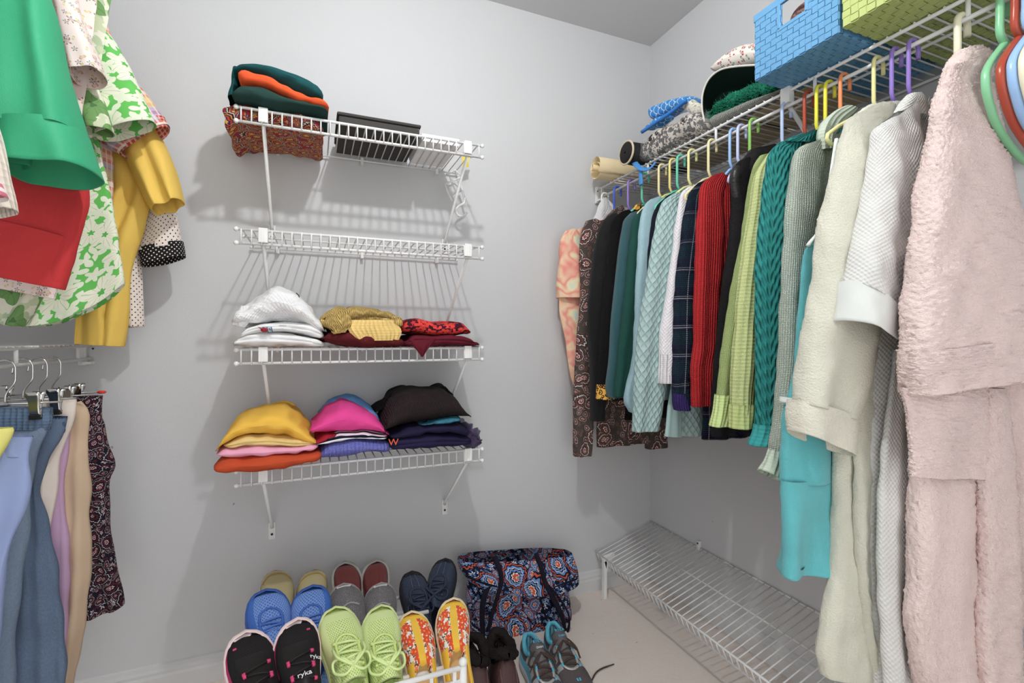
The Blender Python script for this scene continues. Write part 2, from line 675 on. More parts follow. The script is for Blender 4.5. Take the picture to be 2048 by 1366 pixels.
def carpet_mat():
    t = NT('carpet')
    ob = t.obj()
    a = t.noise(ob, 9.0, 4.0, 0.6)
    b = t.noise(ob, 330.0, 3.0, 0.8)
    base = t.mix(a, rgb((226, 213, 202), 1.2), rgb((234, 223, 214), 1.2))
    base = t.mix(t.math('MULTIPLY', b, 0.5), base, rgb((206, 192, 180), 1.15))
    o = t.voro(ob, 26.0, 1.0, dim='3D')
    sp = t.math('MULTIPLY', t.less(o['Distance'], 0.07), t.math('GREATER_THAN', t.sep(o['Color'])[0], 0.86))
    base = t.mix(t.math('MULTIPLY', sp, 0.7), base, rgb((70, 60, 52)))
    t.col(base); t.rough(0.95)
    t.bump(t.math('ADD', b, t.math('MULTIPLY', t.noise(ob, 60, 2), 0.8)), 0.0018)
    return t.m


M_CARPET = carpet_mat()
TH = 0.09
struct(box('floor', WALL_L - TH, WALL_R + TH, -1.6, WALL_Y + TH, -0.05, 0.0, M_CARPET), 'beige cut-pile carpet floor')
struct(box('ceiling', WALL_L - TH, WALL_R + TH, WALL_F - TH, WALL_Y + TH, CEIL, CEIL + 0.06, M_WALL), 'flat grey-white ceiling')
struct(box('wall_back', WALL_L - TH, WALL_R + TH, WALL_Y, WALL_Y + TH, 0, CEIL, M_WALL), 'scuffed pale grey back wall')
struct(box('wall_right', WALL_R, WALL_R + TH, WALL_F - TH, WALL_Y, 0, CEIL, M_WALL), 'pale grey wall behind the hanging clothes')
struct(box('wall_left', WALL_L - TH, WALL_L, WALL_F - TH, WALL_Y, 0, CEIL, M_WALL), 'pale grey wall on the left')
# front wall with the open doorway the photographer stands in
DX0, DX1, DH = -0.62, 0.95, 2.08
wf = []
for (x0, x1, z0, z1) in ((WALL_L, DX0, 0, CEIL), (DX1, WALL_R, 0, CEIL), (DX0, DX1, DH, CEIL)):
    v, f = box_data(x0, x1, WALL_F - TH, WALL_F, z0, z1)
    wf.append((v, f, [(0, 0)] * 8))
v, f, u = join_data(wf)
struct(mesh('wall_front', v, f, M_WALL, smooth=False), 'wall around the open doorway')


def baseboard(name, a, b, nrm, label):
    """profiled skirting extruded from a to b; nrm points into the room"""
    prof = [(0, 0), (0.014, 0), (0.014, 0.048), (0.011, 0.056), (0.011, 0.064), (0.007, 0.072), (0.005, 0.082), (0, 0.086)]
    V = []
    for p in (a, b):
        for d, h in prof:
            V.append((p[0] + nrm[0] * d, p[1] + nrm[1] * d, h))
    n = len(prof)
    Fc = [(i, i + 1, n + i + 1, n + i) for i in range(n - 1)] + [tuple(range(n)), tuple(reversed(range(n, 2 * n)))]
    return struct(mesh(name, V, Fc, M_TRIM, smooth=False), label)


baseboard('baseboard_back', (WALL_L, WALL_Y), (WALL_R, WALL_Y), (0, -1), 'white moulded baseboard along the back wall')
baseboard('baseboard_right', (WALL_R, WALL_Y - 0.015), (WALL_R, WALL_F), (-1, 0), 'white moulded baseboard under the slanted rack')
baseboard('baseboard_left', (WALL_L, WALL_Y - 0.015), (WALL_L, WALL_F), (1, 0), 'white moulded baseboard on the left')


def ceiling_lamp():
    t = thing('ceiling_lamp', 'white ceiling lamp holder with a small glowing bulb', 'lamp', (LAMP_POS[0], LAMP_POS[1], CEIL))
    prof = [(0.001, 0), (0.075, 0), (0.075, -0.018), (0.03, -0.03), (0.022, -0.05), (0.022, -0.095), (0.012, -0.112), (0.001, -0.112)]
    P = [[(r * math.cos(a), r * math.sin(a), z) for a in np.linspace(0, 2 * PI, 32, endpoint=False)] for r, z in prof]
    surf('base_plate', P, M_WHITEP, t)
    P = []
    for k in range(13):
        f = PI * k / 12
        P.append([(0.001 + 0.022 * math.sin(f) * math.cos(a), 0.022 * math.sin(f) * math.sin(a), LAMP_POS[2] - CEIL + 0.022 * math.cos(f)) for a in np.linspace(0, 2 * PI, 24, endpoint=False)])
    em = NT('lamp_glass')
    em.b.inputs['Emission Color'].default_value = (1, 1, 1, 1)
    em.b.inputs['Emission Strength'].default_value = 4.0
    surf('bulb', P, em.m, t)
    ld = bpy.data.lights.new('lamp_bulb', 'POINT')
    ld.energy = LAMP_POWER
    ld.color = (1.0, 1.0, 1.0)
    ld.shadow_soft_size = 0.026
    ld.use_soft_falloff = False
    lo = bpy.data.objects.new('bulb_light', ld)
    link(lo, t)
    lo.location = (0, 0, LAMP_POS[2] - CEIL)


ceiling_lamp()

# ================================================================ wire shelves
def wire_mesh(P, r, nu=6):
    V, Fc, uv = pipe_data(np.array(P, dtype=float), r, nu)
    me = bpy.data.meshes.new('wire')
    me.from_pydata([tuple(v) for v in V], [], Fc)
    me.polygons.foreach_set('use_smooth', [True] * len(me.polygons))
    me.materials.append(M_WHITE)
    return me


def inst(name, me, parent, loc):
    o = bpy.data.objects.new(name, me)
    link(o, parent)
    o.location = loc
    return o


def rail(name, a, b, r, parent, knobs=True):
    o = pipe(name, [a, b], r, M_WHITE, parent, nu=10)
    if knobs:
        for p in (a, b):
            k = thing_part_sphere('end_cap', p, r * 1.7, M_WHITEP, o)
    return o


def thing_part_sphere(name, c, r, mat, parent, sx=1, sy=1, sz=1, nu=10, nv=7):
    P = []
    for k in range(nv):
        f = PI * (k + 0.02) / (nv - 0.96)
        P.append([(c[0] + sx * r * math.sin(f) * math.cos(a), c[1] + sy * r * math.sin(f) * math.sin(a), c[2] + sz * r * math.cos(f)) for a in np.linspace(0, 2 * PI, nu, endpoint=False)])
    return surf(name, P, mat, parent)


SHELF_X0, SHELF_X1, SHELF_YF, SHELF_YB = -0.197, 0.512, 1.50, 1.785
SHELF_Z = [EYE + z for z in (0.635, 0.301, -0.030, -0.363)]


def back_shelf(i, z, label):
    t = thing('wire_shelf', label, 'shelf', ((SHELF_X0 + SHELF_X1) / 2, WALL_Y, z), group='wire shelves on the back wall')
    x0 = SHELF_X0 - t.location.x; x1 = SHELF_X1 - t.location.x
    yf = SHELF_YF - WALL_Y; yb = SHELF_YB - WALL_Y
    lip = 0.042
    rail('rail', (x0, yf, -0.004), (x1, yf, -0.004), 0.0040, t)
    rail('rail', (x0, yf, -lip), (x1, yf, -lip), 0.0040, t)
    rail('rail', (x0 + 0.006, yf + 0.10, -0.005), (x1 - 0.006, yf + 0.10, -0.005), 0.0030, t)
    rail('rail', (x0 + 0.006, yb, -0.005), (x1 - 0.006, yb, -0.005), 0.0030, t)
    me = wire_mesh([(0, yb, 0), (0, yf + 0.006, 0), (0, yf - 0.0035, -0.004), (0, yf - 0.0045, -lip - 0.004)], 0.0021)
    n = 28
    for k in range(n):
        inst('wire', me, t, (x0 + 0.012 + (x1 - x0 - 0.024) * k / (n - 1), 0, 0))
    for bx in (-0.131, 0.462):
        bx -= t.location.x
        c = box('bracket_clip', bx - 0.012, bx + 0.012, yf - 0.008, yf + 0.010, -lip + 0.004, 0.003, M_WHITEP, t, bevel=0.002)
        for q in (-0.005, 0.002):
            box('ridge', bx + q, bx + q + 0.002, yf - 0.0095, yf - 0.0078, -lip + 0.006, -0.004, M_WHITEP, c)
        b = pipe('bracket', [(bx, yf, -lip + 0.004), (bx, -0.010, -0.262), (bx, -0.004, -0.275)], [(0, 0.0052), (0.9, 0.0052), (1, 0.006)], M_WHITE, t, nu=8)
        box('foot_plate', bx - 0.011, bx + 0.011, -0.004, -0.0005, -0.315, -0.258, M_WHITEP, b, bevel=0.0015)
        thing_part_sphere('screw', (bx, -0.005, -0.297), 0.0042, M_DARK, b, sy=0.6)
    for bx in (-0.27, 0.0, 0.27):
        w = box('wall_clip', bx - 0.005, bx + 0.005, yb - 0.008, 0.0, -0.020, 0.004, M_WHITEP, t, bevel=0.001)
    return t


back_shelf(0, SHELF_Z[0], 'topmost white wire shelf on back wall holding green and orange folded clothes')
back_shelf(1, SHELF_Z[1], 'empty white wire shelf on back wall, second from the top')
back_shelf(2, SHELF_Z[2], 'white wire shelf on back wall holding white, yellow and maroon sweaters')
back_shelf(3, SHELF_Z[3], 'lowest white wire shelf on back wall holding yellow, pink and black stacks')

# --- shelves with a hanging rail, along the side walls
ROD_X, ROD_Z = 1.142, EYE + 0.603
RS_Z = EYE + 0.646          # deck of the right shelf


def rod_shelf(label, xf, wall, z, y0, y1, lip, step, uprights, braces):
    """closet shelf with a hanging rail below its front edge; runs along Y"""
    s = 1 if wall > xf else -1
    t = thing('closet_shelf', label, 'shelf', (wall, y1, z))
    L = y0 - y1
    xr = xf - wall; xb = -s * 0.014
    rail('rail', (xr, 0, -0.004), (xr, L, -0.004), 0.0042, t, knobs=False)
    rail('hanging_rail', (xr, 0, -lip), (xr, L, -lip), 0.0046, t, knobs=False)
    rail('rail', (xr + s * 0.10, 0, -0.006), (xr + s * 0.10, L, -0.006), 0.0034, t, knobs=False)
    rail('rail', (xb, 0, -0.006), (xb, L, -0.006), 0.0034, t, knobs=False)
    me = wire_mesh([(xb, 0, 0), (xr - s * 0.004, 0, 0)], 0.0021)
    n = int(-L / step)
    for k in range(n):
        inst('wire', me, t, (0, -0.02 - k * step, 0))
    me2 = wire_mesh([(xr, 0, -0.002), (xr, 0, -lip)], 0.0042, 8)
    for y in uprights:
        inst('upright', me2, t, (0, y - y1, 0))
    for y in braces:
        y -= y1
        c = box('bracket_clip', xr - 0.010, xr + 0.010, y - 0.013, y + 0.013, -lip + 0.006, 0.006, M_WHITEP, t, bevel=0.002)
        pipe('bracket', [(xr, y, -lip + 0.01), (-s * 0.004, y, -0.30)], 0.006, M_WHITE, t, nu=8)
    # end bracket screwed to the back wall
    e = box('end_bracket', min(xr - 0.012, xr + s * 0.03), max(xr - 0.012, xr + s * 0.03), -0.002, 0.013, -lip - 0.02, 0.008, M_WHITEP, t, bevel=0.003)
    box('end_bracket_lip', xr - 0.012, xr + 0.010, -0.03, 0.0, -lip - 0.016, -lip - 0.008, M_WHITEP, e, bevel=0.002)
    thing_part_sphere('screw', (xr - s * 0.006, -0.003, -0.012), 0.003, M_DARK, e, sy=0.6)
    return t


rod_shelf('long white wire shelf with hanging rail above the row of sweaters and robes', ROD_X, WALL_R, RS_Z, 0.20, 1.785, RS_Z - ROD_Z, 0.0254,
          (1.76, 1.45, 1.125, 0.81, 0.51), (0.885,))
LROD_X, LROD_Z = -0.61, EYE - 0.062
rod_shelf('lower left white wire shelf whose rail carries pants on clip hangers', LROD_X, WALL_L, LROD_Z + 0.041, 0.55, 1.785, 0.041, 0.0254,
          (1.70, 1.40, 1.1), (1.0,))
UROD_Z = 2.07
rod_shelf('upper left white wire shelf whose rail carries the blouses', LROD_X, WALL_L, UROD_Z + 0.041, 0.55, 1.785, 0.041, 0.0254,
          (1.70, 1.40, 1.1), (1.0,))


# --- slanted wire shoe shelf along the right wall
def slanted_rack():
    t = thing('slanted_wire_rack', 'long slanted white wire shoe rack on short legs along the right wall', 'rack', (WALL_R, 1.79, 0.0))
    y1 = 0.0; L = -1.35
    A = (-0.006, 0.262); B = (-0.300, 0.170)     # (x, z) wall side, front
    mid = (-0.135, A[1] + (B[1] - A[1]) * 0.44)
    rail('rail', (A[0], y1, A[1] - .004), (A[0], L, A[1] - .004), 0.0034, t, False)
    rail('rail', (mid[0], y1, mid[1] - .004), (mid[0], L, mid[1] - .004), 0.003, t, False)
    rail('rail', (B[0], y1, B[1] + .002), (B[0], L, B[1] + .002), 0.0036, t, False)
    low = (B[0] + 0.020, B[1] - 0.040)
    rail('rail', (low[0], y1, low[1]), (low[0], L, low[1]), 0.0036, t, False)
    me = wire_mesh([(A[0], 0, A[1]), (B[0] + 0.004, 0, B[1] + 0.003), (B[0] - 0.003, 0, B[1]), (low[0] - 0.004, 0, low[1] - 0.002)], 0.0021)
    n = int(-L / 0.0254)
    for k in range(n): inst('wire', me, t, (0, -0.02 - 0.0254 * k, 0))
    for y in (-0.065, -1.20):
        l = box('leg', B[0] - 0.004, B[0] + 0.010, y - 0.010, y + 0.010, 0.0, B[1] - 0.01, M_WHITEP, t, bevel=0.002)
        mesh('leg_bracket', [(B[0] - .004, y - .01, B[1] - .01), (B[0] + .01, y - .01, B[1] - .05), (B[0] + .05, y - .01, B[1] + .012), (B[0], y - .01, B[1] + .004),
                             (B[0] - .004, y + .01, B[1] - .01), (B[0] + .01, y + .01, B[1] - .05), (B[0] + .05, y + .01, B[1] + .012), (B[0], y + .01, B[1] + .004)],
             [(0, 1, 2, 3), (7, 6, 5, 4), (0, 4, 5, 1), (1, 5, 6, 2), (2, 6, 7, 3), (3, 7, 4, 0)], M_WHITEP, l, smooth=False)
    for y in (-0.30, -0.95):
        c = box('wall_clip', -0.014, 0.0, y - 0.006, y + 0.006, A[1] - 0.012, A[1] + 0.024, M_WHITEP, t, bevel=0.002)
        thing_part_sphere('screw', (-0.014, y, A[1] + 0.016), 0.004, M_DARK, c, sx=0.6)


slanted_rack()

# ================================================================ cloth that hangs
def spow(v, p): return np.sign(v) * np.abs(v) ** p


def line3(pts, Y, n):
    """polyline of photo pixels (x, y), (x, y, dY) or room points -> n room points, in the plane Y"""
    out = []
    for p in pts:
        if isinstance(p, Vector): out.append(np.array(p))
        elif len(p) == 3: out.append(np.array(Wp(p[0], p[1], Y=Y + p[2])))
        else: out.append(np.array(Wp(p[0], p[1], Y=Y)))
    return resample(out, n)


def drape(name, mat, parent, Y, L, R, t=0.02, A=0.004, k=3.0, seed=1, nu=36, nv=44, arch=0.0, inner=0.03, wr=0.0012, wf=90.0,
          sq=0.75, grow=1.0, rag=0.0, tilt=0.0, dense=1.0, kdrift=1.5, belly=0.0, uvs=None):
    """a flattened cloth tube hanging between a left and a right edge; t is its half-thickness along Y (list: from top to hem);
    A folds rippling it front to back, growing downwards; the hem is open and turned in"""
    nu = int(nu * dense); nv = int(nv * dense)
    Lp = line3(L, Y, nv); Rp = line3(R, Y, nv)
    tt = curve_val(t, nv) * grow
    r = np.random.RandomState(seed)
    ph = r.uniform(0, 6.28, 6)
    th = np.linspace(0, 2 * PI, nu, endpoint=False)
    c = spow(np.cos(th), sq); s = spow(np.sin(th), sq)
    rows = []
    vs = np.linspace(0, 1, nv)
    for j, v in enumerate(vs):
        mid = (Lp[j] + Rp[j]) / 2; half = (Rp[j] - Lp[j]) / 2 * grow
        env = 0.15 + 0.85 * v
        f = A * env * (np.sin(k * c * 2.2 + ph[0] + kdrift * v) + 0.55 * np.sin(1.9 * k * c + ph[1] - kdrift * v * 1.3) + 0.3 * np.sin(3.3 * k * c + ph[2]))
        p = mid[None] + c[:, None] * half[None]
        p[:, 1] += s * tt[j] + f
        p[:, 2] += arch * (1 - np.abs(c)) * (1 - v) ** 1.3 + tilt * s * v - belly * (1 - c * c) * v ** 4
        rows.append(p)
    P = np.array(rows)
    if wr:
        nrm = grid_normals(P, True)
        P = P + nrm * (lump(P, wr, wf, seed + 3) + lump(P * np.array([1, 1, 0.35]), wr * 1.6, wf * 0.45, seed + 5))[..., None]
    if rag:
        nrm = grid_normals(P, True)
        P = P + nrm * (r.normal(size=P.shape[:2]) * rag)[..., None]
    if inner:
        ins = []
        cen = P[-1].mean(axis=0)
        up = np.array([0, 0, 1.0])
        for q, d in ((0.985, -0.0015), (0.96, 0.001), (0.94, inner * 0.4), (0.90, inner)):
            j = max(0, nv - 1 - int(d / max(1e-6, np.linalg.norm(Lp[0] - Lp[-1])) * nv)) if d > 0.002 else nv - 1
            base = P[j]; m = base.mean(axis=0)
            e = m + (base - m) * np.array([1, 1, 1]) * q
            if d <= 0.002: e = e + up * d
            ins.append(e)
        P = np.concatenate([P, np.array(ins)], axis=0)
    # keep coordinates local to the parent
    if parent is not None:
        P = P - np.array(parent_origin(parent))
    return surf(name, P, mat, parent)


def parent_origin(o):
    p = Vector((0, 0, 0))
    while o is not None:
        p = p + Vector(o.location); o = o.parent
    return p


def sub_px(pts, a, b):
    """part of a pixel polyline between fractions a and b of its length"""
    P = resample([np.array(p[:2], dtype=float) for p in pts], 101)
    i0, i1 = int(a * 100), int(b * 100)
    return [tuple(P[i]) for i in np.linspace(i0, i1, 5).astype(int)]


def plus_x(pts, Y, w):
    """edge moved along X by w metres (list: top to bottom)"""
    P = line3(pts, Y, max(len(pts), 9))
    ww = curve_val(w, len(P))
    return [Vector((p[0] + q, p[1], p[2])) for p, q in zip(P, ww)]


def hanger(name, label, rx, y, z, mat, s=-1, w=0.14, drop=0.10, dz=0.095, swing=0.0, group=None, r=0.0042, hook_r=0.0165):
    """tubular plastic hanger hanging from a rail at (rx, z); s: side of the rail the shank is on"""
    t = thing(name, label, 'hanger', (rx, y, z), (0, 0, swing), group)
    c = hook_r
    pts = []
    for a in np.linspace(-0.5, PI + 0.02, 12):
        pts.append((-s * c * math.cos(a), 0, -0.006 + c * math.sin(a)))
    pts[0] = (-s * c, 0, -0.026)
    pts += [(s * c, 0, -0.03), (s * c, 0, -drop + 0.012), (s * c * 0.7, 0, -drop), (0, 0, -drop - 0.008)]
    pipe('hook', pts, r, mat, t, nu=8)
    e = dz
    body = [(0, 0, -drop - 0.006), (s * w * 0.35, 0, -drop - e * 0.26), (s * w * 0.8, 0, -drop - e * 0.74), (s * w, 0, -drop - e), (s * (w + .003), 0, -drop - e - 0.010),
            (s * (w - 0.008), 0, -drop - e - 0.018), (0, 0, -drop - e - 0.016), (-s * (w - 0.008), 0, -drop - e - 0.018), (-s * (w + .003), 0, -drop - e - 0.010),
            (-s * w, 0, -drop - e), (-s * w * 0.8, 0, -drop - e * 0.74), (-s * w * 0.35, 0, -drop - e * 0.26), (0, 0, -drop - 0.006)]
    pipe('arms', body, r, mat, t, nu=8)
    return t


def plastic(name, c): return plain('hanger_' + name, c, 0.3, spec=0.45, k=1.25)


HC = dict(blue=(52, 82, 190), purple=(136, 112, 190), mint=(88, 190, 160), cream=(224, 212, 158), yellow2=(232, 212, 120), sky=(150, 190, 236), lav=(180, 190, 224),
          green=(128, 180, 84), peri=(168, 186, 220), rust=(160, 62, 40), yellow=(232, 226, 40), orange=(250, 150, 90), cream2=(226, 220, 150), white=(238, 236, 224), jade=(120, 186, 140), ivory=(232, 228, 200))


def hooky(px): return Wp(px, 300, X=ROD_X).y


def hang_R(px, col, label):
    w = 0.05 if px in (1468, 1484, 1508, 1573, 1793, 1827) else 0.165 if px == 1757 else 0.105
    return hanger('hanger', label, ROD_X, hooky(px), ROD_Z, plastic(col, HC[col]), s=-1, w=w, dz=0.085 if px == 1757 else 0.45 * w + 0.025, group='coloured plastic hangers on the right rail')


def top_R(name, label, cat, Y, mat, L, w, t=0.021, cuff=None, hem=None, body_mat=None, sleeve_name='sleeve', A=0.003, k=2.0, seed=1, neck=-0.095,
          far=1.345, bx=0.02, wr=0.0012, far_sleeve=True, group=None, bt=None, body_A=0.006, body_dx=0.0, wf=90, dense=1.0, body_L=None):
    """garment on the right-hand rail: the near sleeve follows the edge L, w its widths in metres, hem the pixel row of the body's hem"""
    root = thing(name, label, cat, (ROD_X, Y, ROD_Z), group=group)
    R = plus_x(L, Y, w)
    P = line3(L, Y, 9)
    sh = P[0]
    ts = t if isinstance(t, list) else [0.008, t, t, t, t]
    sl = drape(sleeve_name, mat, root, Y, L, R, t=ts, A=A, k=k, seed=seed, arch=0.012, wr=wr, wf=wf, dense=dense)
    if cuff:
        cm, a0, gr = cuff[:3]
        Ln = sub_px(L, a0, 1.0)
        q = np.linspace(a0, 1, 5)
        wv = curve_val(w, 101)
        drape('cuff', cm, root, Y, Ln, plus_x(Ln, Y, [wv[int(a * 100)] for a in q]), t=(ts[-1] if not isinstance(ts[-1], tuple) else ts[-1][1]) + 0.001, A=A, k=k, seed=seed, nv=12, grow=gr, wr=wr * 0.6, inner=0.02)
    # body
    if hem is not None:
        xn = sh[0] + bx
        zs = sh[2] - 0.004
        xm = xn + body_dx
        zh = Wp(hem[0], hem[1], Y=Y).z
        Lb = [Vector((xn, Y, zs)), Vector(((xn + xm) / 2 + 0.004, Y, (zs + zh) / 2)), Vector((xm, Y, zh))]
        if body_L: Lb = body_L
        Rb = [Vector((far, Y, zs)), Vector((far - 0.004, Y, (zs + zh) / 2)), Vector((far + 0.005, Y, zh))]
        arch = (ROD_Z + neck) - zs
        drape('body', body_mat or mat, root, Y + 0.002, Lb, Rb, t=bt or [0.007, 0.017, 0.019, 0.021], A=body_A, k=4.5, seed=seed + 11, nu=64, nv=44, arch=max(0.01, arch), wr=wr, wf=wf)
        if far_sleeve:
            ln = P[-1][2]
            drape(sleeve_name, mat, root, Y, [Vector((far - 0.06, Y, zs)), Vector((far - 0.075, Y, ln))], [Vector((far + 0.035, Y, zs - 0.02)), Vector((far + 0.03, Y, ln))],
                  t=ts, A=A, k=k, seed=seed + 5, nu=24, nv=16)
    return root

# ================================================================ right rail: hangers and clothes, from the back wall forward
SH = 'plastic hanger on right rail, '
hang_R(1210, 'white', 'white plastic hanger nearest the back wall holding a lace camisole')
hang_R(1235, 'blue', 'royal blue plastic hanger holding the paisley tunic')
hang_R(1263, 'purple', 'muted purple plastic hanger near back wall holding a black top')
hang_R(1291, 'mint', 'mint plastic hanger beside the blue strap near the back wall')
hang_R(1325, 'cream', 'cream plastic hanger holding the dark green sweater')
hang_R(1347, 'yellow2', 'pale yellow plastic hanger holding the light blue fleece')
hang_R(1362, 'mint', 'mint green plastic hanger between two pale yellow ones')
hang_R(1385, 'cream2', 'pale yellow plastic hanger holding the white ribbed cardigan')
hang_R(1425, 'cream', 'cream plastic hanger holding the plaid cardigan')
hang_R(1468, 'sky', 'sky blue plastic hanger holding the red sweater')
hang_R(1484, 'lav', 'lavender plastic hanger inside the black vest collar')
hang_R(1508, 'green', 'grass green plastic hanger holding the black fleece')
hang_R(1573, 'peri', 'periwinkle plastic hanger beside the shelf bracket')
hang_R(1618, 'rust', 'rust red plastic hanger right of the shelf bracket')
hang_R(1642, 'yellow', 'bright yellow plastic hanger, left one of the pair')
hang_R(1660, 'yellow', 'bright yellow plastic hanger, right one of the pair')
hang_R(1690, 'orange', 'orange plastic hanger holding the grey-green cardigan')
h = hang_R(1757, 'cream2', 'pale yellow plastic hanger holding the turquoise nightgown')
hang_R(1793, 'purple', 'lilac plastic hanger holding the cream robe')
hang_R(1827, 'purple', 'lilac plastic hanger holding the white waffle robe')
hanger('hanger', 'thick ivory plastic hanger holding the pink robe', ROD_X, hooky(1925), ROD_Z, plastic('ivory', HC['ivory']), w=0.07, drop=0.09, dz=0.05, r=0.0062, group='coloured plastic hangers on the right rail')

M_LACE = cloth('white_lace', (214, 214, 214), 'waffle', 0.5)


def camisole():
    y = hooky(1210) - 0.006
    t = thing('lace_camisole', 'white lace camisole hanging in the corner above the paisley tunic', 'camisole', (ROD_X, y, ROD_Z))
    drape('body', M_LACE, t, y, [(1206, 395), (1195, 420), (1188, 450), (1192, 520)], [(1216, 395), (1232, 418), (1250, 445), (1250, 520)], t=[0.004, 0.012, 0.015, 0.015], A=0.006, k=4, seed=3, wr=0.003)


camisole()

# --- peach watercolour blouse
M_WATER = blotch('watercolour_cotton', [(240, 212, 160), (238, 178, 146), (240, 208, 172), (230, 140, 128), (242, 228, 182), (196, 214, 208)], 11)
t = top_R('watercolour_blouse', 'peach and pink watercolour print blouse at the back wall end of the rail', 'blouse', 1.705, M_WATER,
          [(1132, 462), (1121, 480), (1118, 523), (1115, 560), (1116, 595)], [0.07, 0.11, 0.13, 0.13, 0.13], t=[0.008, 0.03, 0.036, 0.04], hem=(1140, 770), seed=2, bx=0.035, body_L=[(1126, 470), (1119, 610), (1130, 675), (1140, 741), (1148, 770)])
# --- paisley tunic
M_PAIS = paisley('brown_paisley', (72, 66, 62), [((140, 66, 56), 1), ((226, 222, 218), .7), ((58, 52, 50), 2), ((150, 60, 50), .7), ((72, 66, 62), 1.6), ((222, 216, 210), .6), ((66, 60, 56), 1.6), ((116, 62, 52), .8)], 14, small=(120, 84, 72))
t = top_R('paisley_tunic', 'long brown paisley tunic hanging below the black tops', 'tunic', 1.638, M_PAIS,
          [(1172, 442), (1161, 470), (1159, 515), (1161, 585), (1155, 675), (1150, 749), (1147, 852), (1147, 912)], [0.08, 0.10, 0.10, 0.10, 0.09, 0.075], t=[0.008, 0.02, 0.022, 0.024, 0.026], hem=(1200, 893), seed=4, bx=0.03, far=1.35, body_dx=0.02)
drape('collar', M_PAIS, t, 1.638, [(1228, 418), (1216, 430), (1204, 446)], [(1243, 412), (1254, 428), (1262, 444)], t=0.012, A=0.002, nv=10, inner=0.01)
# --- two black tops
M_BLK = cloth('black_jersey', (30, 29, 31), 'fleece', 1.5, sheen=0.1)
M_BLK2 = cloth('black_knit', (26, 25, 26), 'knit')
top_R('black_sweater', 'plain black sweater with long sleeves beside the paisley tunic', 'sweater', 1.547, M_BLK,
      [(1216, 432), (1202, 452), (1188, 503), (1178, 585), (1176, 667), (1181, 749), (1184, 841)], [0.06, 0.09, 0.10, 0.09, 0.075, 0.06, 0.05], hem=(1240, 800), seed=6)
t = top_R('black_jacket', 'black jacket with leopard print lining at cuff and collar', 'jacket', 1.466, M_BLK2,
          [(1240, 425), (1223, 445), (1219, 482), (1209, 585), (1200, 708), (1195, 798)], [0.06, 0.09, 0.10, 0.09, 0.08, 0.065], cuff=(leopard('leopard_print'), 0.925, 1.05), hem=(1260, 838), seed=8)
drape('collar', leopard('leopard_print'), t, 1.466, [(1272, 410), (1264, 420)], [(1284, 406), (1284, 420)], t=0.008, A=0.001, nv=8, inner=0.01)
# --- teal velour, dark green
M_TEAL = cloth('teal_velour', (44, 92, 100), 'fleece', 1.6, sheen=0.3)
top_R('teal_velour_top', 'dark teal velour top next to the dark green sweater', 'top', 1.418, M_TEAL,
      [(1262, 426), (1250, 440), (1246, 458), (1237, 515), (1227, 626), (1217, 729), (1213, 774), (1218, 795)], [0.06, 0.085, 0.10, 0.09, 0.08, 0.07, 0.055], hem=(1290, 790), seed=10)
M_DGRN = cloth('dark_green_fleece', (34, 80, 72), 'fleece', 1.3)
top_R('dark_green_sweater', 'dark bottle green fleece sweater beside the light blue fleece', 'sweater', 1.368, M_DGRN,
      [(1284, 418), (1270, 436), (1266, 450), (1258, 503), (1250, 585), (1235, 708), (1227, 792)], [0.06, 0.085, 0.10, 0.09, 0.08, 0.07, 0.06], hem=(1300, 790), seed=12)
# --- light blue fleece, quilted jacket
M_LBLUE = cloth('light_blue_fleece', (164, 198, 208), 'terry', 1.1)
top_R('light_blue_fleece', 'light blue bouclé fleece next to the quilted aqua jacket', 'fleece', 1.312, M_LBLUE,
      [(1302, 398), (1289, 412), (1280, 441), (1274, 544), (1270, 667), (1264, 729), (1250, 798), (1260, 824)], [0.06, 0.08, 0.09, 0.09, 0.08, 0.075, 0.06], hem=(1290, 800), seed=14)
top_R('navy_skirted_top', 'black top whose hem shows below the quilted jacket sleeve', 'top', 1.274, cloth('ink_jersey', (22, 26, 38), 'woven'),
      [(1330, 392), (1310, 420), (1300, 480), (1296, 560), (1290, 620)], [0.06, 0.08, 0.09, 0.08, 0.07], t=0.014, hem=(1310, 868), seed=15, bx=0.005, body_dx=0.02, bt=[0.006, 0.012, 0.013, 0.014])
M_QUILT = cloth('quilted_aqua', (166, 194, 192), 'quilt')
M_QPLAIN = cloth('aqua_band', (166, 194, 192), 'woven')
t = top_R('quilted_jacket', 'pale aqua diamond-quilted jacket with a wide sleeve', 'jacket', 1.222, M_QUILT,
          [(1346, 388), (1326, 402), (1317, 428), (1305, 487), (1293, 565), (1280, 647), (1270, 749), (1264, 862)], [0.08, 0.115, 0.13, 0.135, 0.13, 0.125, 0.115, 0.09], t=[0.008, 0.026, 0.028, 0.03, 0.03], hem=(1360, 872), seed=16, A=0.004)
drape('front_band', M_QPLAIN, t, 1.195, [(1352, 700), (1340, 780), (1330, 872)], [(1372, 700), (1362, 780), (1362, 874)], t=0.006, A=0.001, nv=10)
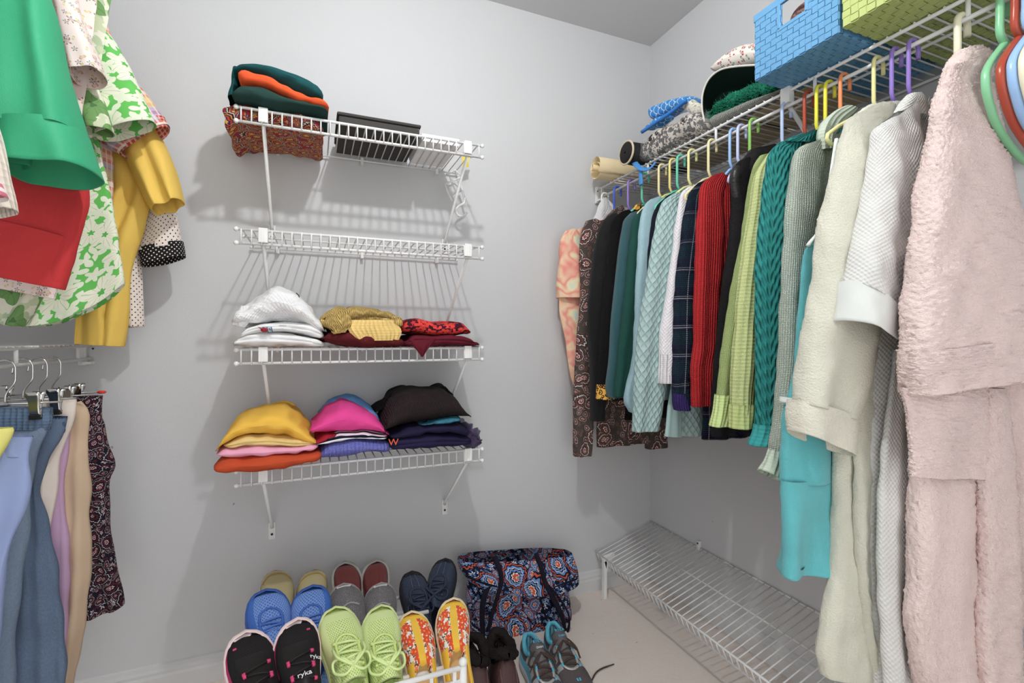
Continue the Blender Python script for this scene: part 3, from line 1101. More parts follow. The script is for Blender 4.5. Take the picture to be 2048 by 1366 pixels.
# --- white rib, plaid, red
M_WRIB = cloth('white_rib', (226, 222, 226), 'waffle', 0.9)
M_WRIBC = cloth('white_rib_cuff', (226, 222, 226), 'rib', 0.55)
top_R('white_ribbed_cardigan', 'white textured cardigan with a ribbed cuff beside the plaid one', 'cardigan', 1.178, M_WRIB,
      [(1378, 374), (1362, 388), (1356, 421), (1346, 503), (1334, 593), (1323, 675), (1320, 766)], [0.06, 0.085, 0.09, 0.085, 0.08, 0.075, 0.07], cuff=(M_WRIBC, 0.86, 1.02), hem=(1390, 800), seed=18)
M_PLAID = plaid('navy_plaid', (38, 34, 66), [((30, 66, 70), 0.085, 0.040, 0.0, 1, 0.75), ((20, 20, 34), 0.085, 0.018, 0.03, 1, 0.7), ((30, 60, 66), 0.10, 0.035, 0.0, 0, 0.5),
                                             ((196, 200, 206), 0.085, 0.003, 0.035, 1, 0.6), ((190, 194, 202), 0.085, 0.002, 0.028, 1, 0.5), ((206, 206, 214), 0.075, 0.0022, 0.02, 0, 0.75), ((30, 26, 60), 0.006, 0.0022, 0.0, 1, 0.8)], 'knit')
M_PURC = cloth('purple_cuff', (58, 44, 104), 'rib', 0.8)
top_R('plaid_cardigan', 'navy and green plaid cardigan with dotted white lines', 'cardigan', 1.134, M_PLAID,
      [(1396, 366), (1380, 384), (1372, 410), (1362, 482), (1352, 585), (1351, 708), (1350, 795), (1354, 820)], [0.06, 0.085, 0.09, 0.088, 0.08, 0.075, 0.06, 0.045], cuff=(M_PURC, 0.92, 1.03), hem=(1420, 878), seed=20)
M_RED = cloth('red_rib', (176, 34, 38), 'rib', 0.7)
top_R('red_sweater', 'red ribbed sweater hanging right of the plaid cardigan', 'sweater', 1.055, M_RED,
      [(1424, 352), (1404, 368), (1398, 400), (1395, 441), (1392, 544), (1389, 626), (1388, 692), (1383, 740), (1385, 812)], [0.06, 0.085, 0.095, 0.09, 0.085, 0.08, 0.075, 0.07], hem=(1440, 812), seed=22)
# --- black vest and fleece
M_BLKV = cloth('black_leather', (34, 33, 34), 'leather', rough=0.4, spec=0.4)
M_BLKF = cloth('black_fleece', (28, 27, 29), 'terry')
t = top_R('black_fleece_jacket', 'black fleece jacket with shiny collar between red and lime sweaters', 'jacket', 0.986, M_BLKF,
          [(1480, 322), (1464, 345), (1466, 388), (1460, 474), (1443, 600), (1431, 714), (1423, 816), (1425, 872)], [0.05, 0.08, 0.09, 0.09, 0.09, 0.085, 0.08, 0.075], hem=(1460, 874), seed=24)
drape('collar', M_BLKV, t, 0.985, [(1500, 300), (1485, 315), (1466, 345), (1468, 400), (1478, 440)], [(1548, 288), (1556, 300), (1530, 350), (1512, 420), (1500, 460)], t=[0.008, 0.014, 0.016, 0.012, 0.006], A=0.004, k=3, seed=5, wr=0.003, nv=26)
# --- lime and olive
M_LIME = cloth('lime_knit', (190, 212, 136), 'knit', 1.2)
M_LIMEC = cloth('lime_cuff', (194, 214, 140), 'rib', 0.5)
top_R('lime_sweater', 'smooth light lime sweater with a turned-back ribbed cuff', 'sweater', 0.886, M_LIME,
      [(1522, 312), (1506, 336), (1499, 365), (1486, 462), (1466, 571), (1448, 685), (1434, 799), (1424, 852)], [0.06, 0.08, 0.085, 0.085, 0.08, 0.078, 0.075, 0.07], cuff=(M_LIMEC, 0.885, 1.06), hem=(1490, 866), seed=26)
M_OLIVE = cloth('olive_boucle', (176, 186, 122), 'rib', 0.42, fleck=(196, 206, 146))
M_OLIVEC = cloth('olive_cuff', (186, 200, 128), 'rib', 0.4)
top_R('olive_cardigan', 'chunky ribbed olive-yellow cardigan with a turned-back cuff', 'cardigan', 0.828, M_OLIVE,
      [(1545, 298), (1530, 320), (1514, 350), (1504, 420), (1494, 485), (1478, 628), (1468, 771), (1465, 856)], [0.06, 0.08, 0.085, 0.08, 0.08, 0.078, 0.072, 0.068], cuff=(M_OLIVEC, 0.915, 1.07), hem=(1540, 878), seed=28)
top_R('ink_top', 'black top whose hem shows between olive and teal sleeves', 'top', 0.796, cloth('ink_jersey', (22, 26, 38), 'woven'),
      [(1560, 300), (1548, 330), (1540, 420), (1535, 500)], [0.05, 0.07, 0.07, 0.06], t=0.012, hem=(1530, 894), seed=29, bx=0.01, bt=[0.006, 0.010, 0.012, 0.012], body_dx=-0.035)
# --- teal cable
M_CABLE = cloth('teal_cable', (40, 140, 136), 'cable')
M_CABLEC = cloth('teal_cuff', (52, 156, 156), 'rib', 0.4)
t = top_R('teal_cable_sweater', 'teal cable and lace knit sweater beside the grey-green cardigan', 'sweater', 0.775, M_CABLE,
          [(1562, 284), (1543, 300), (1532, 343), (1521, 457), (1517, 542), (1517, 657), (1517, 771), (1516, 850), (1506, 890)], [0.07, 0.10, 0.10, 0.095, 0.09, 0.085, 0.075, 0.06], cuff=(M_CABLEC, 0.935, 1.07), hem=(1600, 880), seed=30)
drape('collar', M_CABLE, t, 0.775, [(1600, 270), (1580, 276), (1560, 284)], [(1648, 256), (1640, 268), (1634, 290)], t=0.010, A=0.001, nv=8, inner=0.01)
# --- grey-green cardigan
M_GG = cloth('grey_green_knit', (188, 200, 186), 'knit', 0.85, fleck=(210, 218, 204))
M_GGR = cloth('grey_green_rib', (186, 198, 180), 'rib', 0.45)
t = top_R('grey_green_cardigan', 'grey-green flecked knit cardigan with long thin sleeve and flared cuff', 'cardigan', 0.734, M_GG,
          [(1612, 290), (1592, 306), (1586, 343), (1578, 428), (1568, 571), (1563, 714), (1551, 828), (1542, 905)], [0.06, 0.085, 0.085, 0.075, 0.06, 0.05, 0.042, 0.036], hem=(1620, 930), seed=32, wr=0.0016)
drape('cuff', M_GGR, t, 0.725, [(1541, 898), (1532, 918), (1521, 938)], [(1577, 906), (1574, 930), (1568, 966)], t=[0.014, 0.02, 0.024], A=0.002, nv=12)
drape('collar', M_GGR, t, 0.728, [(1690, 212), (1668, 222), (1650, 240), (1638, 268), (1640, 300)], [(1710, 222), (1700, 234), (1684, 250), (1668, 276), (1660, 300)], t=0.012, A=0.001, nv=20, inner=0.01)
# --- turquoise nightgown
M_TURQ = cloth('turquoise_velour', (92, 188, 194), 'fleece', 1.1, sheen=0.25)
M_TRIMW = cloth('white_piping', (226, 232, 228), 'woven')


def nightgown():
    Y = 0.672
    t = thing('turquoise_nightgown', 'turquoise velour strappy nightgown with white edging left of the cream robe', 'nightgown', (ROD_X, Y, ROD_Z))
    drape('body', M_TURQ, t, Y, [(1616, 488), (1605, 514), (1597, 628), (1588, 771), (1572, 828), (1570, 968)], [Wp(1616, 460, Y=Y) + Vector((0.21, 0, 0)), Wp(1605, 514, Y=Y) + Vector((0.25, 0, 0)), Wp(1588, 771, Y=Y) + Vector((0.28, 0, 0)), Wp(1570, 968, Y=Y) + Vector((0.30, 0, 0))],
          t=[0.008, 0.02, 0.024, 0.028], A=0.006, k=4, seed=5, nu=56, inner=0.02)
    drape('flounce', M_TURQ, t, Y, [(1570, 962), (1567, 1040), (1565, 1099), (1559, 1150)], [Wp(1570, 968, Y=Y) + Vector((0.30, 0, 0)), Wp(1565, 1099, Y=Y) + Vector((0.30, 0, 0)), Wp(1559, 1170, Y=Y) + Vector((0.30, 0, 0))],
          t=[0.026, 0.028, 0.034], A=0.008, k=4, seed=6, nu=56, inner=0.02)
    # straps: from the hanger down to the armhole
    for dx in (0.0, 0.235):
        a = Wp(1677, 280, Y=Y - .02); b = Wp(1660, 390, Y=Y - .02); c = Wp(1647, 455, Y=Y - .02); d = Wp(1620, 492, Y=Y - .02)
        pts = [np.array(q) - np.array(t.location) + np.array([dx, 0, 0]) for q in (a, b, c, d)]
        s = pipe('strap', pts, 0.008, M_TURQ, t, nu=8, n=20, ratio=0.4)
        pipe('piping', [p + np.array([-0.009, -0.002, 0.0]) for p in pts], 0.0038, M_TRIMW, s, nu=6, n=20)
    # white piping below the armhole and at the hip pocket
    drape('piping', M_TRIMW, t, Y - 0.004, [(1576, 795), (1574, 805)], [(1610, 797), (1610, 806)], t=0.028, A=0.0, nv=5, nu=20, inner=0.004)


nightgown()
# the tip of the nightgown's hanger sticks out at its strap
# --- cream robe
M_CREAM = cloth('cream_fleece', (212, 211, 194), 'terry', 0.9, sheen=0.2)
M_CREAM2 = cloth('cream_fleece_cuff', (220, 217, 200), 'terry', 0.9, sheen=0.2)


def cream_robe():
    Y = 0.628
    t = thing('cream_robe', 'long cream fleece bathrobe with a wide cuffed sleeve', 'robe', (ROD_X, Y, ROD_Z))
    L = [(1712, 226), (1692, 240), (1686, 262), (1671, 343), (1648, 457), (1628, 571), (1608, 714), (1594, 805)]
    R = [(1790, 212), (1790, 260), (1775, 330), (1762, 440), (1752, 560), (1742, 680), (1718, 790), (1697, 840)]
    drape('sleeve', M_CREAM, t, Y - 0.012, L, R, t=[0.010, 0.028, 0.032, 0.034, 0.036], A=0.005, k=2.2, seed=7, nu=60, nv=110, wr=0.002, rag=0.0005, arch=0.01)
    drape('cuff', M_CREAM2, t, Y - 0.012, [(1594, 800), (1589, 830), (1588, 862)], [(1697, 832), (1695, 870), (1690, 908)], t=0.038, A=0.003, k=2.2, seed=7, nu=60, nv=26, wr=0.001, grow=1.03, rag=0.0004)
    drape('body', M_CREAM, t, Y + 0.012, [(1712, 232), (1705, 420), (1690, 620), (1668, 860), (1660, 1074), (1648, 1190), (1632, 1290), (1640, 1345)],
          [Wp(1800, 240, Y=Y) + Vector((0.16, 0, 0)), Wp(1800, 620, Y=Y) + Vector((0.14, 0, 0)), Wp(1800, 1380, Y=Y) + Vector((0.12, 0, 0))],
          t=[0.008, 0.02, 0.026, 0.03, 0.034], A=0.006, k=4.0, seed=8, nu=90, nv=120, wr=0.002, rag=0.0005, arch=0.04)
    # front overlap hanging beside the sleeve
    drape('front_panel', M_CREAM, t, Y - 0.022, [(1735, 640), (1722, 720), (1708, 860), (1712, 1080), (1728, 1240), (1745, 1366), (1750, 1420)], [(1785, 640), (1772, 760), (1752, 900), (1742, 1100), (1748, 1240), (1760, 1366), (1765, 1420)],
          t=[0.008, 0.012, 0.012], A=0.003, k=2, seed=9, nu=30, nv=90, rag=0.0005)
    drape('collar', M_CREAM, t, Y - 0.004, [(1765, 206), (1735, 212), (1708, 228)], [(1796, 205), (1808, 212), (1806, 236)], t=[0.008, 0.014, 0.016], A=0.001, nv=14, inner=0.01, rag=0.0005)


cream_robe()
# --- white waffle robe
M_WAF = cloth('white_waffle', (208, 208, 205), 'waffle', 1.0)
M_WAFB = cloth('white_satin_band', (210, 214, 210), 'woven')


def waffle_robe():
    Y = 0.592
    t = thing('waffle_robe', 'long white waffle-weave robe between the cream and the pink robes', 'robe', (ROD_X, Y, ROD_Z))
    L = [(1768, 248), (1749, 268), (1742, 314), (1722, 428), (1704, 510), (1692, 566)]
    R = [(1836, 200), (1842, 300), (1838, 420), (1832, 520), (1826, 610), (1822, 690)]
    drape('sleeve', M_WAF, t, Y - 0.020, L, R, t=[0.008, 0.025, 0.034, 0.042, 0.046], A=0.007, k=2.6, seed=17, nu=56, nv=70, wr=0.002)
    drape('hem_band', M_WAFB, t, Y - 0.020, [(1692, 562), (1686, 600), (1680, 640)], [(1822, 686), (1824, 704), (1826, 724)], t=[0.046, 0.048, 0.050], A=0.008, k=2.6, seed=17, nu=56, nv=16, grow=1.015, inner=0.06)
    drape('body', M_WAF, t, Y + 0.006, [(1770, 250), (1764, 480), (1745, 700), (1742, 900), (1738, 1100), (1752, 1366), (1755, 1430)], [Wp(1840, 220, Y=Y) + Vector((0.14, 0, 0)), Wp(1850, 700, Y=Y) + Vector((0.12, 0, 0)), Wp(1850, 1430, Y=Y) + Vector((0.10, 0, 0))],
          t=[0.008, 0.016, 0.020, 0.024], A=0.006, k=4.4, seed=18, nu=80, nv=70, arch=0.05)
    drape('front_panel', M_WAF, t, Y - 0.022, [(1790, 700), (1776, 820), (1762, 960), (1758, 1150), (1772, 1366), (1776, 1420)], [(1825, 700), (1822, 820), (1822, 960), (1828, 1150), (1840, 1366), (1846, 1420)], t=[0.008, 0.013, 0.014], A=0.005, k=3, seed=19, nu=40, nv=60)
    drape('collar', M_WAF, t, Y - 0.006, [(1818, 190), (1805, 204), (1790, 225)], [(1838, 188), (1852, 204), (1860, 240)], t=[0.008, 0.013, 0.014], A=0.001, nv=14, inner=0.01)


waffle_robe()
# --- pink robe
M_PINK = cloth('pink_terry', (226, 204, 199), 'terry', 0.62)
M_PINKR = cloth('pink_terry_rib', (226, 204, 199), 'terry', 0.62)


def ribbed(name, mat, t, Y, L, R, **kw):
    return drape(name, mat, t, Y, L, R, **kw)


def pink_robe():
    Y = 0.522
    t = thing('pink_robe', 'pale pink plush bathrobe nearest the camera on the right rail', 'robe', (ROD_X, Y, ROD_Z))
    L = [(1905, 128), (1886, 165), (1872, 225), (1848, 380), (1828, 540), (1814, 690), (1820, 788)]
    R = [(1968, 120), (1976, 180), (1992, 280), (2018, 410), (2056, 540), (2080, 640), (2090, 730)]
    drape('sleeve', M_PINK, t, Y - 0.03, L, R, t=[0.014, 0.03, 0.038, 0.046, 0.05], A=0.005, k=2.0, seed=27, nu=120, nv=230, wr=0.0022, rag=0.0011, wf=70)
    drape('cuff', M_PINKR, t, Y - 0.03, [(1814, 702), (1815, 740), (1821, 790)], [(2084, 660), (2088, 696), (2092, 732)], t=[0.050, 0.052, 0.052], A=0.005, k=2.0, seed=27, nu=120, nv=60, grow=1.01, wr=0.0022, rag=0.0009)
    drape('body', M_PINK, t, Y + 0.008, [(1905, 150), (1890, 420), (1850, 700), (1838, 800), (1828, 950), (1826, 1100), (1822, 1240), (1836, 1340), (1860, 1420)],
          [(1985, 170), (2030, 500), (2040, 800), (1985, 960), (1965, 1150), (1968, 1300), (1975, 1420)], t=[0.012, 0.022, 0.030, 0.034], A=0.004, k=3.0, seed=28, nu=120, nv=260, rag=0.0011, wr=0.002, wf=70)
    drape('pocket', M_PINKR, t, Y - 0.024, [(1800, 775), (1812, 830), (1824, 900), (1828, 952)], [(1972, 772), (1974, 830), (1972, 900), (1966, 956)], t=[0.014, 0.014, 0.012], A=0.002, k=2, seed=29, nu=80, nv=90, rag=0.001, inner=0.02)
    drape('front_panel', M_PINK, t, Y - 0.030, [(1972, 776), (1970, 860), (1962, 980), (1966, 1120), (1958, 1260), (1968, 1420)], [(2000, 776), (2014, 900), (2022, 1050), (2030, 1200), (2030, 1300), (2036, 1420)], t=[0.014, 0.020, 0.020], A=0.003, k=2, seed=31, nu=60, nv=200, rag=0.0011)
    drape('back_panel', M_PINK, t, Y - 0.012, [(1990, 500), (2006, 800), (2020, 1000), (2026, 1248)], [(2056, 500), (2058, 800), (2060, 1000), (2062, 1250)], t=[0.014, 0.02, 0.02], A=0.005, k=3, seed=33, nu=80, nv=120, rag=0.001)
    drape('collar', M_PINK, t, Y - 0.010, [(1918, 100), (1900, 122), (1890, 160), (1900, 190)], [(1955, 96), (1974, 116), (1976, 150), (1962, 180)], t=[0.014, 0.022, 0.024, 0.02], A=0.002, nv=40, nu=60, inner=0.01, rag=0.0011)


pink_robe()


# --- empty hangers at the frame's right edge: seen edge-on, curving arms
def empty_hanger(px, col, label, y0, s=1.0):
    Y = hooky(px)
    t = thing('hanger', label, 'hanger', (ROD_X, Y, ROD_Z), (0, 0, 0), 'empty hangers at the near end of the rail')
    m = plastic(col, HC[col])
    c = 0.0165
    pts = [(c, 0, -0.026)] + [(c * math.cos(a), 0, -0.006 + c * math.sin(a)) for a in np.linspace(0.3, PI, 9)] + [(-c, 0, -0.03), (-c, 0, -0.062), (0, 0, -0.078)]
    pipe('hook', pts, 0.0062, m, t, nu=10, n=40)
    pipe('arms', [(0, 0, -0.076), (-0.035, 0, -0.108), (-0.064, -0.002, -0.138), (-0.073, -0.004, -0.160), (-0.064, -0.004, -0.192), (-0.022, -0.002, -0.238), (0.064, 0, -0.277), (0.15, 0, -0.280),
                  (0.19, 0, -0.240), (0.185, 0, -0.190), (0.13, 0, -0.140), (0.06, 0, -0.100), (0, 0, -0.076)], 0.0066, m, t, nu=10, n=90, ratio=0.75)


empty_hanger(2010, 'jade', 'empty jade green plastic hanger right of the pink robe', 0)
empty_hanger(2040, 'rust', 'empty rust red plastic hanger at the right edge', 0)
empty_hanger(2062, 'sky', 'empty sky blue plastic hanger at the right edge', 0)
empty_hanger(2085, 'ivory', 'empty ivory plastic hanger furthest to the right', 0)

# ================================================================ left side: blouses on the upper rail
def hang_L(y, col, label, w=0.16):
    return hanger('hanger', label, LROD_X, y, UROD_Z, plastic(col, HC[col]), s=1, w=w, group='hangers on the upper left rail')


def top_L(name, label, cat, Y):
    return thing(name, label, cat, (LROD_X, Y, UROD_Z))


# bodies start at the hanger: shoulders of a blouse on the upper rail
def shoulders(Y, w=0.17):
    return Vector((LROD_X - w, Y, UROD_Z - 0.17)), Vector((LROD_X + w, Y, UROD_Z - 0.17))


M_DOT = dots('polka_cotton', (232, 220, 210), (30, 28, 30), 92, 0.17)
M_DOTB = dots('polka_cuff', (30, 28, 30), (226, 222, 214), 112, 0.2)
Y = 1.68
t = top_L('polka_dot_blouse', 'cream blouse with black dots and a black dotted cuff', 'blouse', Y)
a, b = shoulders(Y, 0.09)
drape('body', M_DOT, t, Y, [a, (120, 350), (170, 660)], [b, (300, 350), (283, 520), (286, 652)], t=[0.006, 0.018, 0.02], A=0.006, k=5, seed=41, arch=0.06)
drape('sleeve', M_DOT, t, Y - 0.004, [(262, 240), (283, 330), (290, 400), (288, 461), (279, 504)], [b, (335, 330), (350, 418), (358, 461), (365, 492)], t=[0.006, 0.024, 0.034, 0.04, 0.042], A=0.003, k=2, seed=42, arch=0.01)
drape('cuff', M_DOTB, t, Y - 0.004, [(278, 499), (284, 533)], [(367, 483), (371, 513)], t=0.044, A=0.002, k=2, seed=43, nv=12, inner=0.05, wr=0.0008, sq=0.9)

M_YEL = cloth('yellow_cotton', (230, 192, 84), 'woven')
Y = 1.61
t = top_L('yellow_blouse', 'plain yellow short-sleeved blouse beside the dotted one', 'blouse', Y)
a, b = shoulders(Y, 0.09)
drape('body', M_YEL, t, Y, [a, (190, 330), (176, 450), (158, 600), (152, 687)], [b, (302, 330), (290, 440), (266, 510), (256, 600), (243, 692)], t=[0.006, 0.02, 0.024, 0.028], A=0.008, k=3.4, seed=44, arch=0.06, wr=0.003, wf=40, nu=56, inner=0.08)
drape('sleeve', M_YEL, t, Y - 0.03, [(225, 150), (246, 260), (262, 330), (292, 402), (306, 424)], [b, (300, 230), (323, 271), (350, 338), (369, 402)], t=[0.008, 0.03, 0.046, 0.056], A=0.008, k=2.6, seed=45, arch=0.01, wr=0.003, wf=40, inner=0.10, nu=48)

M_RPLD = plaid('rainbow_plaid', (226, 200, 190), [((200, 70, 50), 0.024, 0.010, 0.0, 1, 0.8), ((150, 140, 190), 0.10, 0.045, 0.03, 1, 0.6), ((230, 150, 90), 0.10, 0.03, 0.08, 1, 0.5),
                                                  ((240, 230, 222), 0.012, 0.004, 0.0, 0, 0.6), ((226, 206, 130), 0.14, 0.03, 0.01, 1, 0.5)])
M_RPLD2 = plaid('red_check', (186, 60, 48), [((228, 190, 176), 0.013, 0.005, 0.0, 1, 0.55), ((228, 190, 176), 0.013, 0.005, 0.0, 0, 0.55), ((100, 110, 110), 0.05, 0.02, 0.0, 0, 0.4)])
Y = 1.55
t = top_L('rainbow_plaid_shirt', 'rainbow plaid shirt with red check facing, mostly behind green floral shirt', 'shirt', Y)
a, b = shoulders(Y, 0.09)
drape('body', M_RPLD, t, Y, [a, (130, 330), (100, 600)], [b, (226, 330), (212, 560)], t=[0.006, 0.018, 0.02], A=0.006, k=4, seed=46, arch=0.06)
drape('sleeve', M_RPLD, t, Y - 0.02, [(150, 20), (190, 150), (206, 280), (244, 312)], [(200, 20), (234, 95), (271, 160), (307, 209), (338, 252)], t=[0.008, 0.024, 0.034, 0.04], A=0.004, k=2, seed=47, inner=0.0)
drape('sleeve_facing', M_RPLD2, t, Y - 0.02, [(208, 272), (246, 314)], [(330, 236), (338, 256)], t=[0.036, 0.040], A=0.003, k=2, seed=47, nv=10, grow=0.985, inner=0.05)

M_GFL = floral('green_hibiscus', (96, 186, 84), (226, 226, 206), (216, 224, 200), (86, 176, 80), 14, 5, leaf=(222, 228, 206), lscale=26)
Y = 1.47
t = top_L('green_floral_shirt', 'white and bright green hibiscus shirt with a curved hem', 'shirt', Y)
a, b = shoulders(Y, 0.11)
drape('body', M_GFL, t, Y, [a, (30, 300), (-10, 480), (-30, 640)], [b, (196, 260), (222, 391), (237, 483), (251, 568)], t=[0.006, 0.02, 0.022, 0.024], A=0.006, k=4, seed=48, arch=0.06, belly=0.05, nu=60)
drape('sleeve', M_GFL, t, Y - 0.028, [(110, -20), (150, 60), (172, 150), (186, 220), (194, 276)], [(160, 4), (200, 49), (237, 101), (277, 172), (309, 246)], t=[0.008, 0.028, 0.036, 0.044], A=0.004, k=2.4, seed=49, inner=0.09)

M_GFL2 = floral('sage_leaf_print', (224, 222, 204), (112, 156, 92), (196, 206, 170), (84, 120, 74), 13, 3, leaf=(178, 196, 160))
Y = 1.405
t = top_L('sage_floral_shirt', 'cream shirt with dark sage leaf print between green and pink prints', 'shirt', Y)
a, b = shoulders(Y)
drape('body', M_GFL2, t, Y, [a, (-20, 330), (-60, 640)], [b, (183, 250), (190, 330), (130, 480), (80, 600), (46, 652)], t=[0.006, 0.016, 0.018], A=0.006, k=4, seed=50, arch=0.06)
drape('sleeve', M_GFL2, t, Y - 0.02, [(80, 30), (130, 150), (150, 220), (165, 262)], [(160, 60), (190, 150), (212, 210), (227, 263)], t=[0.008, 0.02, 0.028, 0.034], A=0.003, k=2, seed=51, inner=0.06)

M_PPR = motif('pink_sprig_print', (234, 218, 212), [(150, 120, 110), (206, 150, 140), (110, 120, 112), (200, 190, 110)], 30, 5, (0.05, 0.26))
Y = 1.335
t = top_L('pink_sprig_shirt', 'pale pink shirt with small sprig print and open sleeve', 'shirt', Y)
a, b = shoulders(Y)
drape('body', M_PPR, t, Y, [a, (-40, 330), (-80, 560)], [b, (160, 250), (150, 400), (118, 560), (112, 598)], t=[0.006, 0.016, 0.018], A=0.005, k=4, seed=52, arch=0.06)
drape('sleeve', M_PPR, t, Y - 0.03, [(60, -60), (106, 0), (123, 61), (136, 115), (150, 160)], [(150, -20), (172, 61), (191, 105), (206, 150)], t=[0.008, 0.028, 0.04, 0.05], A=0.003, k=2, seed=53, inner=0.10)

M_REDC = cloth('red_cotton', (188, 48, 50), 'woven')
Y = 1.235
t = top_L('red_shirt', 'plain red shirt showing below the green jacket sleeve', 'shirt', Y)
a, b = shoulders(Y)
drape('body', M_REDC, t, Y, [a, (-60, 330), (-70, 540)], [(40, -60), (120, 180), (172, 330), (181, 398), (169, 443), (160, 483), (134, 579)], t=[0.006, 0.018, 0.024, 0.026], A=0.006, k=3.2, seed=54, arch=0.06, wr=0.002, wf=40)
drape('hem_band', M_REDC, t, Y, [(-70, 425), (-70, 540)], [(160, 482), (134, 580)], t=[0.026, 0.027], A=0.006, k=3.2, seed=54, nv=14, grow=1.012)

M_GRN = cloth('green_satin', (40, 158, 112), 'woven', rough=0.6, spec=0.3)
Y = 1.11
t = top_L('green_jacket', 'plain emerald green jacket with a wide open sleeve', 'jacket', Y)
a, b = shoulders(Y)
drape('body', M_GRN, t, Y + 0.02, [a, (-120, 250), (-120, 330)], [b, (100, 100), (60, 330)], t=[0.006, 0.02, 0.024], A=0.006, k=3, seed=55, arch=0.06)
drape('sleeve', M_GRN, t, Y, [(-60, -120), (-20, 0), (-4, 150), (2, 275)], [(70, -120), (101, 0), (123, 101), (146, 185), (168, 275)], t=[0.012, 0.05, 0.07, 0.082], A=0.008, k=2.4, seed=56, nu=56, wr=0.003, wf=30, inner=0)
drape('cuff', M_GRN, t, Y, [(2, 268), (10, 346)], [(166, 266), (196, 352)], t=[0.084, 0.09], A=0.006, k=2.4, seed=56, nv=14, nu=56, grow=1.01, inner=0.16, wr=0.002, wf=30)

M_CKNIT = cloth('cream_cable', (226, 214, 200), 'rib', 0.35)
Y = 0.98
t = top_L('cream_knit_cardigan', 'cream knit cardigan sleeve at the left edge of the picture', 'cardigan', Y)
a, b = shoulders(Y, 0.15)
drape('sleeve', M_CKNIT, t, Y, [(-140, -150), (-120, 200), (-60, 430)], [b, (-40, 100), (4, 285), (18, 354), (31, 420)], t=[0.01, 0.03, 0.03], A=0.003, k=2, seed=57)
M_STRP = plaid('pink_stripe', (236, 228, 226), [((214, 90, 120), 0.012, 0.006, 0.0, 1, 0.9)])
Y = 0.91
t = top_L('pink_striped_top', 'pink and white striped top peeking in at left edge', 'top', Y)
a, b = shoulders(Y, 0.15)
drape('sleeve', M_STRP, t, Y, [(-180, -150), (-160, 200), (-110, 400)], [b, (-70, 150), (-16, 330), (9, 392)], t=[0.01, 0.026, 0.026], A=0.003, k=2, seed=58)

# ================================================================ left side: pants on the lower rail
M_CHROME = plain('chrome', (190, 190, 190), 0.14, metal=1.0, k=1.3)
M_CLIPK = plain('black_rubber', (24, 24, 24), 0.5)
M_REDTIP = plain('red_tip', (214, 40, 24), 0.4)


def clip(parent, p, dark=False):
    """spring clip: two curved plates and a coil, hanging from the bar at p (local)"""
    x, y, z = p
    c = bpy.data.objects.new('clip', None)
    mt = M_CHROME
    V = []; rows = []
    for s in (-1, 1):
        rows = []
        for h, d, w in ((0.024, 0.015, 0.011), (0.016, 0.013, 0.013), (0.004, 0.007, 0.010), (-0.008, 0.006, 0.009), (-0.022, 0.0035, 0.009), (-0.032, 0.002, 0.010)):
            rows.append([(x + w * q, y + s * d, z + h) for q in (-1, -0.5, 0.5, 1)] + [(x + w * q, y + s * d - s * 0.0015, z + h) for q in (1, -1)])
        o = surf('clip', rows, mt, parent, caps=(True, True))
        box('pad', x - 0.0095, x + 0.0095, y + s * 0.0035 - 0.0025, y + s * 0.0035 + 0.0025, z - 0.036, z - 0.026, M_CLIPK, o, bevel=0.001)
    pipe('clip_coil', [(x - 0.009, y, z + 0.002), (x + 0.009, y, z + 0.002)], 0.005, mt, parent, nu=10)


def clip_hanger(px, label, clips, tip=False, bar=(-0.13, 0.095)):
    Y = Wp(px, 720, X=LROD_X).y
    t = thing('clip_hanger', label, 'hanger', (LROD_X, Y, LROD_Z), group='chrome clip hangers on the lower left rail')
    c = 0.017
    pts = [(-c * 1.1, 0, -0.02)] + [(c * math.cos(a), 0, -0.006 + c * 1.15 * math.sin(a)) for a in np.linspace(PI - 0.2, 0.0, 10)] + [(c, 0, -0.022), (c * 0.9, 0, -0.035), (0.002, 0, -0.058), (0, 0, -0.078)]
    pipe('hook', pts, 0.0022, M_CHROME, t, nu=8, n=40)
    b = pipe('bar', [(bar[0], 0, -0.080), (bar[1], 0, -0.080)], 0.0022, M_CHROME, t, nu=8)
    if tip: pipe('tip', [(bar[1] - 0.012, 0, -0.080), (bar[1] - 0.008, 0, -0.080), (bar[1] + 0.002, 0, -0.080), (bar[1] + 0.006, 0, -0.080)], [(0, 0.003), (0.3, 0.0042), (0.8, 0.0038), (1, 0.001)], M_REDTIP, b, nu=10)
    for x in clips: clip(t, (x, 0, -0.080))
    return t


clip_hanger(104, 'chrome clip hanger with a red tip holding the bandana print skirt', (0.05, -0.09), True, (-0.13, 0.104))
clip_hanger(76, 'chrome clip hanger holding the khaki and lilac pants', (0.055, -0.09))
clip_hanger(46, 'chrome clip hanger holding the white pants', (0.058, -0.09))
clip_hanger(10, 'chrome clip hanger holding the denim pull-on pants', (0.05, -0.09))


def waist_band(name, mat, t, Y, L, R, th, seed, n=10):
    return drape(name, mat, t, Y, L, R, t=th, A=0.002, k=6, seed=seed, nv=n, grow=1.02, wr=0.0015, wf=200)


def pants(name, label, cat, Y, mat, L, R, t=(0.012, 0.02, 0.024), band=None, A=0.006, k=3, seed=60, bandmat=None, belly=0.0, **kw):
    root = thing(name, label, cat, (LROD_X, Y, LROD_Z - 0.1))
    drape('body', mat, root, Y, L, R, t=list(t), A=A, k=k, seed=seed, nu=48, nv=60, belly=belly, wr=0.0025, wf=45, **kw)
    if band:
        (La, Ra) = band
        waist_band('waistband', bandmat or mat, root, Y, La, Ra, t[0] + 0.003, seed)
    return root


